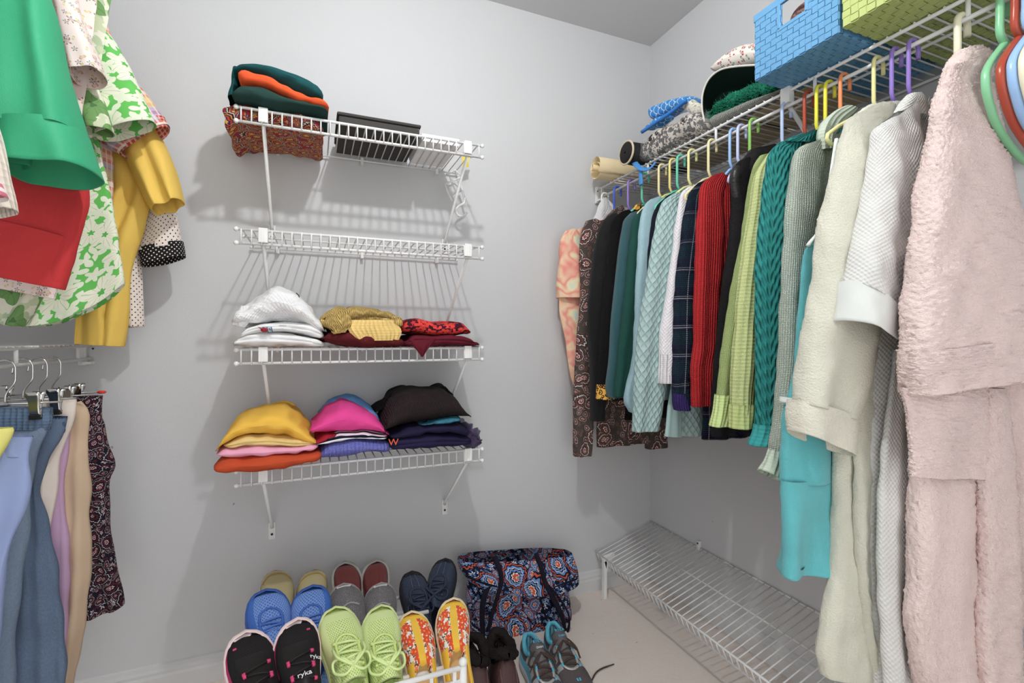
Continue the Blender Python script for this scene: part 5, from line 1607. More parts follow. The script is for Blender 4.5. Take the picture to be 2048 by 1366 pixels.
class Shoe:
    def __init__(s, name, label, toe, yaw=0.0, pitch=0.7, L=0.265, W=0.1, top=SNEAKER, side=1, upper=None, sole=None, lining=None, cap=None, cap_s=0.86, sole_h=0.022, rim=1.07, group=None, roll=0.0, cav=(0.22, 0.175, 0.62), cap_curve=0.25,
                 regions=(), toeflat=0.0):
        s.L, s.W, s.top, s.side, s.sole_h, s.cav = L, W, top, side, sole_h, cav
        R = Matrix.Rotation(yaw, 3, 'Z') @ Matrix.Rotation(pitch, 3, 'X') @ Matrix.Rotation(roll, 3, 'Y')
        heel = Vector(toe) - R @ Vector((0, L, 0.035))
        s.root = thing(name, label, 'shoe', heel, R.to_euler(), group)
        s.R, s.heel = R, heel
        ns, na = 62, 37
        S = np.concatenate([np.linspace(0, 0.06, 7)[:-1], np.linspace(0.06, 0.9, 42)[:-1], np.linspace(0.9, 1.0, 15)])
        ph = np.linspace(0, PI, na)
        P = np.array([[s.pt(a, p) for p in ph] for a in S])
        s.S = S
        # split the faces into parts
        buckets = {}
        for j in range(len(S) - 1):
            for i in range(na - 1):
                sc = (S[j] + S[j + 1]) / 2; pc = (ph[i] + ph[i + 1]) / 2
                c = math.cos(pc)
                q = s.q(sc, c)
                key = 'upper'
                if q < 0.93: key = 'lining'
                elif cap is not None and sc > cap_s + cap_curve * (0.16 - 0.30 * c * c): key = 'toe_cap'
                else:
                    for nm, mt, test in regions:
                        if test(sc, c * side, pc): key = nm; break
                buckets.setdefault(key, []).append((j, i))
        mats = {'upper': upper, 'lining': lining or upper, 'toe_cap': cap}
        for nm, mt, test in regions: mats[nm] = mt
        UV = np.zeros((len(S), na, 2))
        for j, a in enumerate(S):
            hw = interp(HW, a) * W / 2
            UV[j, :, 0] = ph / PI * (2.4 * W / 2 + 0.05) * (0.3 + 0.7 * interp(HW, a)); UV[j, :, 1] = a * L
        UV[:, :, 0] -= UV[:, na // 2, 0][:, None]
        for key, fs in [(k, g) for k, f in buckets.items() for g in islands(f)]:
            idx = {}; V = []; uv = []; Fc = []
            for j, i in fs:
                f = []
                for (jj, ii) in ((j, i), (j, i + 1), (j + 1, i + 1), (j + 1, i)):
                    if (jj, ii) not in idx:
                        idx[(jj, ii)] = len(V)
                        V.append(tuple(P[jj, ii])); uv.append(tuple(UV[jj, ii]))
                    f.append(idx[(jj, ii)])
                Fc.append(tuple(reversed(f)))
            mesh(key, V, Fc, mats[key], s.root, uv)
        # sole
        rows = []
        for z, k in ((0.0, 0.90), (0.0, 0.98), (0.3 * sole_h, rim), (0.75 * sole_h, rim), (sole_h * 1.15, rim * 0.985), (sole_h * 1.2, 0.93)):
            row = []
            for a in np.linspace(0, 1, 40): row.append(s.edge(a, 1, k, z))
            for a in np.linspace(1, 0, 40)[1:-1]: row.append(s.edge(a, -1, k, z))
            rows.append(row)
        s.soleo = surf('sole', rows, sole, s.root, caps=(True, False))

    def cx(s, a): return s.side * 0.008 * math.sin(PI * min(1, a)) * -1 + s.side * 0.006 * a

    def edge(s, a, sd, k, z):
        hw = interp(HW, a) * s.W / 2 * k
        y = s.L * (0.5 + (a - 0.5) * (1 + (k - 1) * s.W / s.L * 1.2))
        return (s.cx(a) + sd * hw, y, z + 0.010 * max(0, a - 0.72) ** 2 / 0.08)

    def q(s, a, c):
        c0, hl, hwid = s.cav
        return ((a - c0) / hl) ** 2 + (c / hwid) ** 2

    def pt(s, a, p, lift=0.0):
        hw = interp(HW, a) * s.W / 2
        h = interp(s.top, a)
        c = math.cos(p)
        x = s.cx(a) + hw * np.sign(c) * abs(c) ** 0.85
        z0 = s.sole_h
        z = z0 + (h - z0 + lift) * max(0.0, math.sin(p)) ** 0.62
        if lift == 0.0:
            q = s.q(a, c)
            if q < 1.0:
                f = min(1.0, (1.0 - q) / 0.22); f = f * f * (3 - 2 * f)
                z = z * (1 - f) + (z0 + 0.008) * f
        return (x, a * s.L, z)

    def on(s, a, c, lift=0.003):
        """point on the upper, c = -1..1 across"""
        p = math.acos(max(-1, min(1, c)))
        x, y, z = s.pt(a, p, 1e-9)
        # push along the arch's normal
        return np.array((x + lift * math.cos(p) * 0.8, y, z + lift * (0.4 + 0.6 * math.sin(p))))

    def laces(s, mat, s0=0.44, s1=0.66, n=5, w=0.42, r=0.0028, bow=True, eyelet=None):
        for k in range(n):
            a = s0 + (s1 - s0) * k / (n - 1)
            da = (s1 - s0) / (n - 1) * 0.35 * (1 if k % 2 else -1)
            o = pipe('lace', [s.on(a - da, -w, .002), s.on(a - da * .5, -w * .5, .005), s.on(a, 0, .006), s.on(a + da * .5, w * .5, .005), s.on(a + da, w, .002)], r, mat, s.root, nu=6, n=12, ratio=0.6)
            if eyelet:
                for sd in (-1, 1):
                    pipe('eyelet', [s.on(a - sd * -da, sd * w * 0.95, .002), s.on(a - sd * -da, sd * w * 1.25, .002)], 0.0042, eyelet, o, nu=6)
        if bow:
            b = s.on(s0 - 0.03, 0, .010)
            for sd in (-1, 1):
                e = s.on(s0 + 0.02, sd * 0.75, .012)
                pipe('lace_loop', [b, (b + e) / 2 + np.array([0, -0.018, 0.006]), e + np.array([0, -0.012, 0]), e + np.array([0, 0.010, -0.002]), (b + e) / 2 + np.array([0, 0.014, 0.004]), b], r, mat, s.root, nu=6, n=26)
                e2 = s.on(s0 + 0.16, sd * 0.6, .010)
                pipe('lace_end', [b, (b + e2) / 2 + np.array([sd * 0.012, 0, 0.008]), e2], r, mat, s.root, nu=6, n=16)

    def tongue(s, mat, a0=0.30, a1=0.50, w=0.5, lift=0.010):
        rows = []
        for a in np.linspace(a0, a1, 8):
            h = interp(s.top, max(a, 0.40))
            rows.append([(s.cx(a) + c * s.W * 0.5 * w, a * s.L, h + lift * (1 - (a - a0) / (a1 - a0)) + 0.004 - 0.02 * c * c) for c in np.linspace(-1, 1, 9)])
        rows2 = [[(x, y, z - 0.006) for x, y, z in r] for r in rows]
        P = [a + b[::-1] for a, b in zip(rows, rows2)]
        return surf('tongue', P, mat, s.root, caps=(True, True))

    def text(s, txt, size, mat, a, c, lift=0.004, flip=True, tilt=0.4, parent=None):
        p = s.on(a, c, lift)
        M = Matrix.Translation(Vector(p)) @ Matrix.Rotation(PI if flip else 0, 4, 'Z') @ Matrix.Rotation(tilt if flip else -tilt, 4, 'X') @ Matrix.Rotation((-c if flip else c) * 0.9, 4, 'Y')
        return lettering('lettering', txt, size, mat, parent or s.root, M)

    def stripe(s, name, mat, pts, r=0.003, ratio=0.4, lift=0.002):
        return pipe(name, [s.on(a, c, lift) for a, c in pts], r, mat, s.root, nu=6, n=20, ratio=ratio)


def toe_at(px, py, Y): return Wp(px, py, Y=Y)


def meshcloth(name, c, hole, scale=260):
    """breathable mesh upper: small dark openings"""
    if name in MATS: return MATS[name]
    t = NT(name)
    v = t.mapping(t.uv(), (1, 0.75, 1), (0, 0, 0.785))
    d, an, rr, x, y = cell(t, v, scale, 0.15)
    h = t.less(d, 0.27)
    t.col(t.mix(h, shade_of(t, c), rgb(hole)))
    t.rough(0.8); t.bump(t.math('SUBTRACT', 1.0, h), 0.0008)
    MATS[name] = t.m
    return t.m


GS = 'shoes on the white shoe rack'
MS = lambda n, c, r=0.55: plain('shoe_' + n, c, r, spec=0.3)
PT = 0.62
# --- front tier: black runners
M_BM = meshcloth('black_mesh', (30, 28, 30), (14, 14, 14))
M_BSYN = MS('black', (26, 25, 26), 0.5)
for i, (px, py, sd, yw) in enumerate(((495, 1263, -1, 0.24), (587, 1241, 1, 0.20))):
    sh = Shoe('black_running_shoe', ('left' if i == 0 else 'right') + ' black running shoe with pink and white rim', toe_at(px, py, 1.20), yw, PT, 0.265, 0.094, SNEAKER, sd, M_BM, MS('blush_white', (228, 206, 204)), MS('black_lining', (24, 22, 24)), None,
              sole_h=0.026, rim=1.08, group=GS, regions=[('overlay', M_BSYN, lambda s, c, p: s < 0.78 and abs(c) < 0.62 and s > 0.4), ('rim_stripe', MS('magenta', (190, 30, 100)), lambda s, c, p: abs(c) > 0.93 and s > 0.55)])
    sh.stripe('toe_guard', MS('blush_white', (228, 206, 204)), [(0.955, -0.75), (0.985, -0.3), (0.985, 0.1), (0.97, 0.4)], 0.006, 0.6)
    sh.laces(MS('black_cord', (30, 28, 30)), 0.44, 0.64, 4, 0.42, 0.0016, False, MS('pink_loop', (206, 60, 110)))
    sh.tongue(M_BSYN)
    for c in ((0.45, 0.53) if i else (-0.62, -0.54)):
        thing_part_sphere('pink_dot', sh.on(0.87, c, .001), 0.0024, MS('pink_loop', (206, 60, 110)), sh.root)
    if i: sh.text('ryka', 0.016, MS('white_print', (236, 236, 236)), 0.46, 0.0, 0.009, False)
    if i: sh.text('ryka', 0.016, MS('white_print', (236, 236, 236)), 0.60, 0.62, 0.0025, False)
# --- front tier: lime runners
M_LM = meshcloth('lime_mesh', (202, 222, 140), (150, 160, 110), 230)
M_LSY = MS('lime', (200, 220, 130), 0.5)
for i, (px, py, sd, yw) in enumerate(((674, 1214, -1, 0.12), (755, 1213, 1, 0.05))):
    sh = Shoe('lime_running_shoe', ('left' if i == 0 else 'right') + ' pale lime mesh running shoe with lime laces', toe_at(px, py, 1.24), yw, PT, 0.27, 0.094, SNEAKER, sd, M_LM, MS('lime_sole', (206, 222, 150)), MS('lime_lining', (190, 208, 130)), MS('lime_cap', (206, 216, 112)), 0.955,
              sole_h=0.026, rim=1.05, group=GS, cap_curve=0.12, regions=[('toe_panel', MS('lime_matte', (198, 214, 146), 0.7), lambda s, c, p: s > 0.86 or (abs(c) > 0.66 and s > 0.5))])
    sh.laces(MS('lime_lace', (206, 226, 150)), 0.42, 0.62, 5, 0.46, 0.0030, True, M_LSY)
    sh.tongue(M_LM)
    sh.stripe('eyestay', M_LSY, [(0.43, -0.5), (0.62, -0.45), (0.68, -0.25), (0.705, 0.0), (0.68, 0.25), (0.62, 0.45), (0.43, 0.5)], 0.0036)
# --- front tier: yellow floral slip-ons
M_OFL = floral('orange_floral', (236, 230, 222), (222, 66, 36), (240, 130, 60), (250, 170, 70), 34, 5, leaf=(104, 78, 62), lscale=70)
M_YSU = MS('yellow_suede', (240, 190, 44), 0.7)
for i, (px, py, sd, yw) in enumerate(((826, 1222, -1, -0.04), (901, 1197, 1, -0.10))):
    sh = Shoe('yellow_floral_shoe', ('left' if i == 0 else 'right') + ' yellow slip-on shoe with orange flower print', toe_at(px, py, 1.27), yw, PT, 0.245, 0.086, LOW, sd, M_OFL, MS('cream_sole', (226, 208, 170)), MS('tan_insole', (196, 156, 96)), M_YSU, 0.86,
              sole_h=0.022, rim=1.07, group=GS, cap_curve=0.3, cav=(0.22, 0.22, 0.70), regions=[('centre_strap', M_YSU, lambda s, c, p: abs(c) < 0.17), ('collar', M_YSU, lambda s, c, p: s < 0.46 and abs(c) > 0.55)])
    sh.stripe('toe_bumper', MS('brown_rubber', (166, 98, 48)), [(0.985, -0.35), (0.998, 0), (0.985, 0.35)], 0.007, 0.7)
# --- middle: blue knit runners
M_BK = meshcloth('blue_mesh', (112, 150, 214), (60, 92, 170), 170)
M_BSY = MS('blue', (62, 108, 190), 0.6)
for i, (px, py, sd, yw) in enumerate(((535, 1180, -1, 0.12), (619, 1174, 1, 0.08))):
    sh = Shoe('blue_running_shoe', ('left' if i == 0 else 'right') + ' cornflower blue knit running shoe behind the black pair', toe_at(px, py, 1.46), yw, 0.60, 0.265, 0.104, SNEAKER, sd, M_BK, MS('blue_sole', (58, 96, 170)), MS('blue_lining', (50, 86, 160)), M_BSY, 0.965,
              sole_h=0.026, rim=1.07, group=GS, cap_curve=0.15, regions=[('side_panel', M_BSY, lambda s, c, p: c > 0.62 and s > 0.5)])
    sh.laces(MS('blue_lace', (78, 118, 200)), 0.46, 0.60, 4, 0.42, 0.0028, False, M_BSY)
    sh.tongue(M_BK)
    sh.stripe('eyestay', M_BSY, [(0.46, -0.5), (0.64, -0.45), (0.72, -0.3), (0.76, 0.0), (0.72, 0.3), (0.64, 0.45), (0.46, 0.5)], 0.0034)
# --- middle: grey knit slip-ons
M_GK = cloth('grey_marl_knit', (120, 118, 122), 'knit', 0.9, fleck=(176, 172, 172))
for i, (px, py, sd, yw) in enumerate(((690, 1166, -1, 0.06), (757, 1166, 1, 0.0))):
    sh = Shoe('grey_knit_shoe', ('left' if i == 0 else 'right') + ' grey marl knit slip-on behind the lime pair', toe_at(px, py, 1.50), yw, 0.58, 0.25, 0.096, LOW, sd, M_GK, MS('grey_sole', (150, 146, 144)), MS('grey_lining', (110, 106, 106)), None, sole_h=0.022, rim=1.05, group=GS)
    sh.stripe('toe_stitching', MS('pale_stitch', (206, 200, 194)), [(0.955, -0.6), (0.975, -0.3), (0.98, 0.0), (0.975, 0.3), (0.955, 0.6)], 0.004, 0.7)
    sh.stripe('drawcord', MS('grey_cord', (150, 150, 152)), [(0.62, -0.6), (0.68, -0.2), (0.70, 0.1), (0.66, 0.5)], 0.003)
# --- back: tan flats, burgundy flats, navy leather shoes
M_TANP = plain('tan_patent', (186, 172, 126), 0.25, spec=0.5)
for i, (px, py, sd, yw) in enumerate(((553, 1136, -1, 0.10), (624, 1136, 1, 0.04))):
    sh = Shoe('tan_flat', ('left' if i == 0 else 'right') + ' olive-tan flat shoe by the wall behind the blue pair', toe_at(px, py, 1.70), yw, 0.62, 0.245, 0.092, LOW, sd, M_TANP, MS('tan_sole', (150, 130, 90)), MS('tan_lining', (170, 150, 110)), plain('tan_toe', (196, 184, 130), 0.3, spec=0.5), 0.88, sole_h=0.012, rim=1.03, group=GS, cap_curve=0.4)
    sh.stripe('seam', MS('ochre_seam', (176, 140, 60)), [(0.80, -0.85), (0.88, -0.5), (0.905, 0), (0.88, 0.5), (0.80, 0.85)], 0.002, 0.6)
M_BURG = plain('burgundy_leather', (110, 52, 50), 0.3, spec=0.45)
for i, (px, py, sd, yw) in enumerate(((692, 1124, -1, 0.02), (749, 1121, 1, -0.02))):
    sh = Shoe('burgundy_flat', ('left' if i == 0 else 'right') + ' burgundy leather flat with pale rim against the wall', toe_at(px, py, 1.70), yw, 0.66, 0.24, 0.084, LOW, sd, M_BURG, MS('pale_sole', (176, 176, 170)), MS('burg_lining', (96, 50, 46)), None, sole_h=0.020, rim=1.16, group=GS)
M_NVL = cloth('navy_leather', (44, 54, 74), 'leather', rough=0.45, spec=0.4)
for i, (px, py, sd, yw, rl) in enumerate(((826, 1143, -1, -0.05, 0.0), (886, 1118, 1, -0.34, -0.12))):
    sh = Shoe('navy_lace_up', ('left' if i == 0 else 'right') + ' navy leather lace-up shoe beside the paisley backpack', toe_at(px, py, 1.60 + 0.04 * i), yw, 0.68, 0.262, 0.090, SNEAKER, sd, M_NVL, MS('black_sole', (34, 32, 34)), MS('navy_lining', (34, 40, 54)), None, sole_h=0.022, rim=1.09, group=GS, roll=rl)
    sh.laces(MS('navy_lace', (46, 52, 76)), 0.46, 0.66, 5, 0.40, 0.0030, True)
    sh.tongue(M_NVL)
    sh.stripe('eyestay', M_NVL, [(0.44, -0.5), (0.62, -0.5), (0.72, -0.35), (0.75, 0.0), (0.72, 0.35), (0.62, 0.5), (0.44, 0.5)], 0.004)
    for c in (-0.18, 0.18): sh.stripe('seam', MS('navy_stitch', (84, 92, 112)), [(0.76, c), (0.85, c), (0.95, c)], 0.0016, 0.7)
    sh.stripe('toe_bumper', MS('black_sole', (34, 32, 34)), [(0.95, -0.7), (0.985, -0.3), (0.99, 0), (0.985, 0.3), (0.95, 0.7)], 0.007, 0.8)


# --- the white rack carrying them
def shoe_rack():
    t = thing('shoe_rack', 'white plastic slanted shoe rack carrying the rows of shoes', 'rack', (0.06, 1.35, 0.0))
    x0, x1 = -0.215, 0.285
    def rl(name, y, z, r=0.006, par=None, xa=x0, xb=x1): return pipe(name, [(xa, y - 1.35, z), (xb, y - 1.35, z)], r, M_WHITEP, par or t, nu=10)
    xe = Wp(926, 1330, Y=1.03).x - 0.06
    # front fence: two bars with short links, ending in a post
    rl('front_bar', 1.03, 0.366, 0.0055, xb=xe); rl('front_bar', 1.03, 0.336, 0.0055, xb=xe)
    for k in range(9):
        x = x0 + 0.03 + k * (xe - x0 - 0.05) / 8
        box('link', x - 0.004, x + 0.004, 1.03 - 1.35 - 0.003, 1.03 - 1.35 + 0.003, 0.336, 0.366, M_WHITEP, t)
    for x in (x0, xe):
        p = pipe('post', [(x, 1.03 - 1.35, 0.0), (x, 1.03 - 1.35, 0.375)], 0.0085, M_WHITEP, t, nu=12)
        thing_part_sphere('post_cap', (x, 1.03 - 1.35, 0.377), 0.010, M_WHITEP, p)
        pipe('post', [(x, 1.66 - 1.35, 0.0), (x, 1.66 - 1.35, 0.18)], 0.0085, M_WHITEP, t, nu=12)
        for za, zb in ((0.10, 0.06), (0.19, 0.15)):
            pipe('side_rail', [(x, 1.03 - 1.35, za), (x, 1.66 - 1.35, zb)], 0.006, M_WHITEP, t, nu=8)
    # slanted tiers: pairs of bars under the soles
    for (Y, z) in ((1.03, 0.21), (1.15, 0.292), (1.26, 0.225), (1.38, 0.305), (1.52, 0.165), (1.62, 0.235)):
        rl('tier_bar', Y, z, 0.0052, xb=xe)
    return t


shoe_rack()

# --- fur-lined boots on the floor
M_BOOT = cloth('brown_boot_leather', (74, 50, 50), 'leather', rough=0.5, spec=0.3)
M_FUR = cloth('black_fur', (32, 26, 26), 'terry', 0.5)
for i, (px, py, yw, sd) in enumerate(((944, 1296, PI - 0.05, 1), (1004, 1288, PI + 0.03, -1))):
    c = Wp(px, py, Z=0.19)
    R = Matrix.Rotation(yw, 3, 'Z')
    toe = c + R @ Vector((0, 0.215, 0)) + Vector((0, 0, -0.19 + 0.035))
    sh = Shoe('fur_lined_boot', ('left' if i == 0 else 'right') + '-hand brown ankle boot with black fur collar on carpet', toe, yw, 0.0, 0.27, 0.098, BOOT, sd, M_BOOT, MS('boot_sole', (40, 32, 32)), M_FUR, None, sole_h=0.020, rim=1.05, cav=(0.205, 0.17, 0.78), group='boots and trainers on the carpet')
    pts = []
    for a in np.linspace(0, 2 * PI, 40):
        s_ = 0.205 + 0.19 * math.cos(a); cc = 0.84 * math.sin(a)
        p = np.array(sh.pt(max(0.0, s_), math.acos(cc), 1e-9)); pts.append((p[0], s_ * 0.27, 0.185 + 0.012 * math.sin(2 * a + i)))
    V, Fc, uv = pipe_data(np.array(pts), 0.015, 14, caps=False)
    V = np.array(V) + np.random.RandomState(3 + i).normal(size=(len(V), 3)) * 0.0022
    mesh('shaft_shade_disc', [(0.028 * math.cos(a), 0.055 + 0.036 * math.sin(a), 0.13) for a in np.linspace(0, 2 * PI, 20, endpoint=False)], [tuple(range(20))], M_FUR, sh.root)  # dark disc across the shaft, added to make the boot's inside look shaded
    mesh('fur_collar', V, Fc, M_FUR, sh.root, uv)
    sh.stripe('seam', MS('boot_stitch', (110, 84, 80)), [(0.40, -0.55), (0.52, -0.5), (0.66, -0.6), (0.72, -0.9)], 0.0012, 0.8)
    sh.stripe('seam', MS('boot_stitch', (110, 84, 80)), [(0.40, 0.55), (0.52, 0.5), (0.66, 0.6), (0.72, 0.9)], 0.0012, 0.8)

# --- grey and turquoise trainers on the floor
M_GRM = meshcloth('grey_trainer_mesh', (92, 84, 84), (60, 54, 54), 300)
M_SILV = plain('silver_overlay', (176, 174, 172), 0.35, metal=0.35)
M_TQ = cloth('turquoise_lining', (96, 188, 212), 'fleece')
M_TQS = MS('turquoise', (80, 180, 210))
M_GSY = MS('dark_grey', (96, 92, 94))
M_BRNL = MS('brown_lace', (72, 56, 50), 0.8)
for i, (px, py, yw, sd) in enumerate(((1056, 1268, PI - 0.10, 1), (1104, 1246, PI - 0.10, -1))):
    c = Wp(px, py, Z=0.10)
    R = Matrix.Rotation(yw, 3, 'Z')
    toe = c + R @ Vector((0, 0.262, 0)) + Vector((0, 0, -0.10 + 0.035))
    sh = Shoe('grey_trainer', 'grey and silver trainer with turquoise lining on carpet, ' + ('left one' if i == 0 else 'right one'), toe, yw, 0.0, 0.275, 0.102, [(0, .085), (.05, .100), (.14, .092), (.24, .080), (.34, .090), (.42, .100), (.52, .088), (.64, .072), (.75, .060), (.86, .052), (.94, .042), (1.0, .024)], sd, M_GRM, MS('light_grey_sole', (170, 176, 180)), M_TQ, M_GSY, 0.90, sole_h=0.026, rim=1.06, group='boots and trainers on the carpet',
              regions=[('side_overlay', M_SILV, lambda s, c, p: 0.30 < s < 0.70 and abs(c) > 0.52 and abs(c) < 0.93 and abs(((s * 9) % 1) - 0.5) > 0.16), ('foxing', M_TQS, lambda s, c, p: abs(c) > 0.93), ('heel_panel', M_GSY, lambda s, c, p: s < 0.12)])
    pipe('collar', [sh.on(0.22 + 0.185 * math.cos(a), 0.66 * math.sin(a), 0.001) for a in np.linspace(0.9, 2 * PI - 0.9, 30)], 0.0075, M_TQ, sh.root, nu=8)
    tg = sh.tongue(M_GSY, 0.30, 0.54, 0.5, 0.022)
    sh.laces(M_BRNL, 0.48, 0.68, 5, 0.42, 0.0030, True, M_TQS)
    sh.stripe('eyestay', M_SILV, [(0.44, -0.5), (0.64, -0.45), (0.71, -0.25), (0.73, 0.0), (0.71, 0.25), (0.64, 0.45), (0.44, 0.5)], 0.005)
    sh.stripe('toe_logo', M_TQS, [(0.84, -0.05), (0.87, -0.05)], 0.003); sh.stripe('toe_logo', M_TQS, [(0.84, 0.06), (0.87, 0.06)], 0.003)
    h = 0.100 + 0.022
    def onT(a, z): return Matrix.Translation(Vector((sh.cx(a), a * sh.L, z))) @ Matrix.Rotation(PI, 4, 'Z') @ Matrix.Rotation(0.45, 4, 'X')
    lettering('lettering', 'RYKA', 0.013, M_TQS, tg, onT(0.345, 0.1245), 0.0006)
    lettering('lettering', 'DASH', 0.009, M_TQS if i else MS('white_print', (236, 236, 236)), tg, onT(0.42, 0.1185), 0.0006)
    if i == 1:
        inv = (Matrix.Translation(sh.root.location) @ sh.root.rotation_euler.to_matrix().to_4x4()).inverted()
        def fl(lst): return [np.array(inv @ Wp(a, b, Z=0.004)) for a, b in lst]
        pipe('loose_lace', fl([(1134, 1282), (1144, 1300), (1152, 1325), (1160, 1350), (1170, 1380), (1178, 1384), (1182, 1366), (1190, 1348), (1202, 1338), (1228, 1328)]), [(0, 0.0026), (0.93, 0.0026), (0.96, 0.0018), (1, 0.0018)], M_BRNL, sh.root, nu=6, n=60)

# ================================================================ paisley backpack against the wall
M_BAGP = paisley('blue_paisley_quilt', (24, 26, 48), [((206, 84, 50), 1.2), ((232, 230, 228), .7), ((26, 28, 52), 1.3), ((112, 148, 200), 1.2), ((26, 28, 50), .8), ((226, 228, 232), .4), ((104, 140, 196), 1.3), ((24, 26, 46), .9), ((200, 84, 54), .8), ((26, 26, 48), 1)], 9.5, small=(206, 216, 232), small2=(90, 130, 190), k=5.5)
M_STRAP = cloth('navy_webbing', (40, 38, 54), 'rib', 1.5)


def backpack():
    Y = 1.70
    t = thing('paisley_backpack', 'blue and orange paisley quilted backpack leaning against the back wall', 'backpack', Wp(1035, 1275, Y=Y) * 1.0)
    t.location.z = 0
    drape('body', M_BAGP, t, Y - 0.03, [(926, 1124), (926, 1190), (932, 1240), (940, 1290)], [(1134, 1112), (1138, 1180), (1140, 1230), (1138, 1284)], t=[0.03, 0.05, 0.055, 0.05], A=0.004, k=2, seed=201, nu=60, nv=50, wr=0.005, wf=30, sq=0.6)
    drape('flap', M_BAGP, t, Y - 0.03, [(921, 1118), (922, 1136), (932, 1152)], [(1140, 1103), (1148, 1130), (1153, 1158)], t=[0.045, 0.064, 0.068], A=0.004, k=2, seed=202, nu=60, nv=24, wr=0.004, wf=30, sq=0.6, belly=0.035)
    pipe('piping', [np.array(Wp(px, py, Y=Y - 0.102)) - np.array(t.location) for px, py in ((932, 1152), (965, 1166), (1010, 1176), (1050, 1181), (1090, 1178), (1125, 1168), (1153, 1158))], 0.0035, M_STRAP, t, n=30)
    def st(pts, r=0.011, nm='strap'):
        return pipe(nm, [np.array(Wp(px, py, Y=Y - d)) - np.array(t.location) for px, py, d in pts], r, M_STRAP, t, n=44, nu=8, ratio=0.3)
    st([(988, 1112, .075), (1000, 1140, .104), (1003, 1164, .108), (994, 1196, .115), (984, 1230, .115), (976, 1262, .10)])
    st([(978, 1168, .09), (968, 1195, .11), (964, 1230, .115), (966, 1268, .10)])
    st([(1072, 1106, .075), (1084, 1140, .104), (1090, 1164, .108), (1106, 1196, .118), (1124, 1232, .125), (1130, 1262, .11)])
    st([(1094, 1166, .10), (1118, 1196, .115), (1136, 1226, .12), (1138, 1252, .12), (1130, 1270, .11)])
    st([(1078, 1180, .09), (1084, 1210, .10), (1094, 1240, .10)], 0.009)


backpack()

# ================================================================ on the right-hand shelf
DECK = RS_Z + 0.0025


def linex(pts, X, n):
    out = []
    for p in pts:
        if isinstance(p, Vector): out.append(np.array(p))
        else: out.append(np.array(Wp(p[0], p[1], X=X)))
    return resample(out, n)


def blob_x(name, mat, top, bot, Xf, Xb, parent=None, seed=1, nx=36, nr=36, wr=0.003, wf=50, pe=0.6, rag=0.0, endtaper=0.15, zmin=None):
    """soft thing lying along the shelf: outline between pixel lines top and bot on the plane Xf, reaching back to Xb"""
    T = linex(top, Xf, nx); B = linex(bot, Xf, nx)
    ph = np.linspace(0, 2 * PI, nr, endpoint=False); cs = np.cos(ph); sn = np.sin(ph)
    rows = []
    for j in range(nx):
        u = j / (nx - 1)
        e = min(1.0, min(u, 1 - u) / endtaper); e = max(0.1, math.sqrt(1 - (1 - e) ** 2)) if e < 1 else 1.0
        z1, z0 = T[j][2], B[j][2]
        if zmin is not None: z0 = max(z0, zmin); z1 = max(z1, z0 + 0.004)
        zc, hz = (z0 + z1) / 2, (z1 - z0) / 2 * (0.4 + 0.6 * e)
        y = (T[j][1] + B[j][1]) / 2
        hd = (Xb - Xf) / 2 * (0.6 + 0.4 * e)
        rows.append(np.stack([(Xf + Xb) / 2 - hd * spow(cs, pe), np.full(nr, y), zc + hz * spow(sn, 0.8)], 1))
    P = np.array(rows)
    nrm = grid_normals(P, True)
    P = P + nrm * lump(P, wr, wf, seed)[..., None]
    if rag: P = P + nrm * (np.random.RandomState(seed).normal(size=P.shape[:2]) * rag)[..., None]
    if zmin is not None: P[:, :, 2] = np.maximum(P[:, :, 2], zmin)
    if parent is not None: P = P - np.array(parent_origin(parent))
    return surf(name, P, mat, parent, caps=(True, True))


# --- rolled paper
M_PAPER = plain('kraft_cream_paper', (226, 206, 162), 0.75, k=1.25)


def paper_roll():
    c = Wp(1192, 335, Y=1.69)
    t = thing('paper_roll', 'loose roll of cream paper sticking out over the shelf end', 'paper', (c.x, 1.69, DECK + 0.047))
    rows = []
    n = 90
    for k in range(n):
        a = k / (n - 1) * 2 * PI * 2.6
        r = 0.011 + 0.0035 * a / (2 * PI) + (0.026 if a > 2 * PI * 1.6 else 0.026 * (a / (2 * PI * 1.6)) ** 6)
        r = min(r, 0.0455)
        lipx = 0.012 * math.sin(a * 0.4)
        y, z = r * math.cos(a), r * math.sin(a)
        y2, z2 = (r - 0.0012) * math.cos(a), (r - 0.0012) * math.sin(a)
        rows.append([(-0.01 - lipx, y, z), (0.10, y, z), (0.33, y, z), (0.33, y2, z2), (0.10, y2, z2), (-0.01 - lipx, y2, z2)])
    surf('sheet', rows, M_PAPER, t, closed=True, caps=(True, True))
    return t


paper_roll()
# --- dark rolled throw behind the plastic bag
t = thing('dark_roll', 'dark rolled bag end behind the clear plastic bag', 'bag', (1.16, 1.50, DECK))
rows = []
for x, r in ((-0.085, 0.004), (-0.085, 0.030), (-0.08, 0.040), (0.0, 0.043), (0.2, 0.043), (0.2, 0.01)):
    rows.append([(x, r * math.cos(a), 0.044 + r * 1.0 * math.sin(a)) for a in np.linspace(0, 2 * PI, 24, endpoint=False)])
surf('body', rows, cloth('black_nylon', (34, 32, 32), 'woven', rough=0.6), t)
pipe('edging', [(-0.078, 0.042 * math.cos(a), 0.044 + 0.042 * math.sin(a)) for a in np.linspace(0, 2 * PI, 30)], 0.004, plain('beige_edging', (200, 186, 160), 0.7), t)

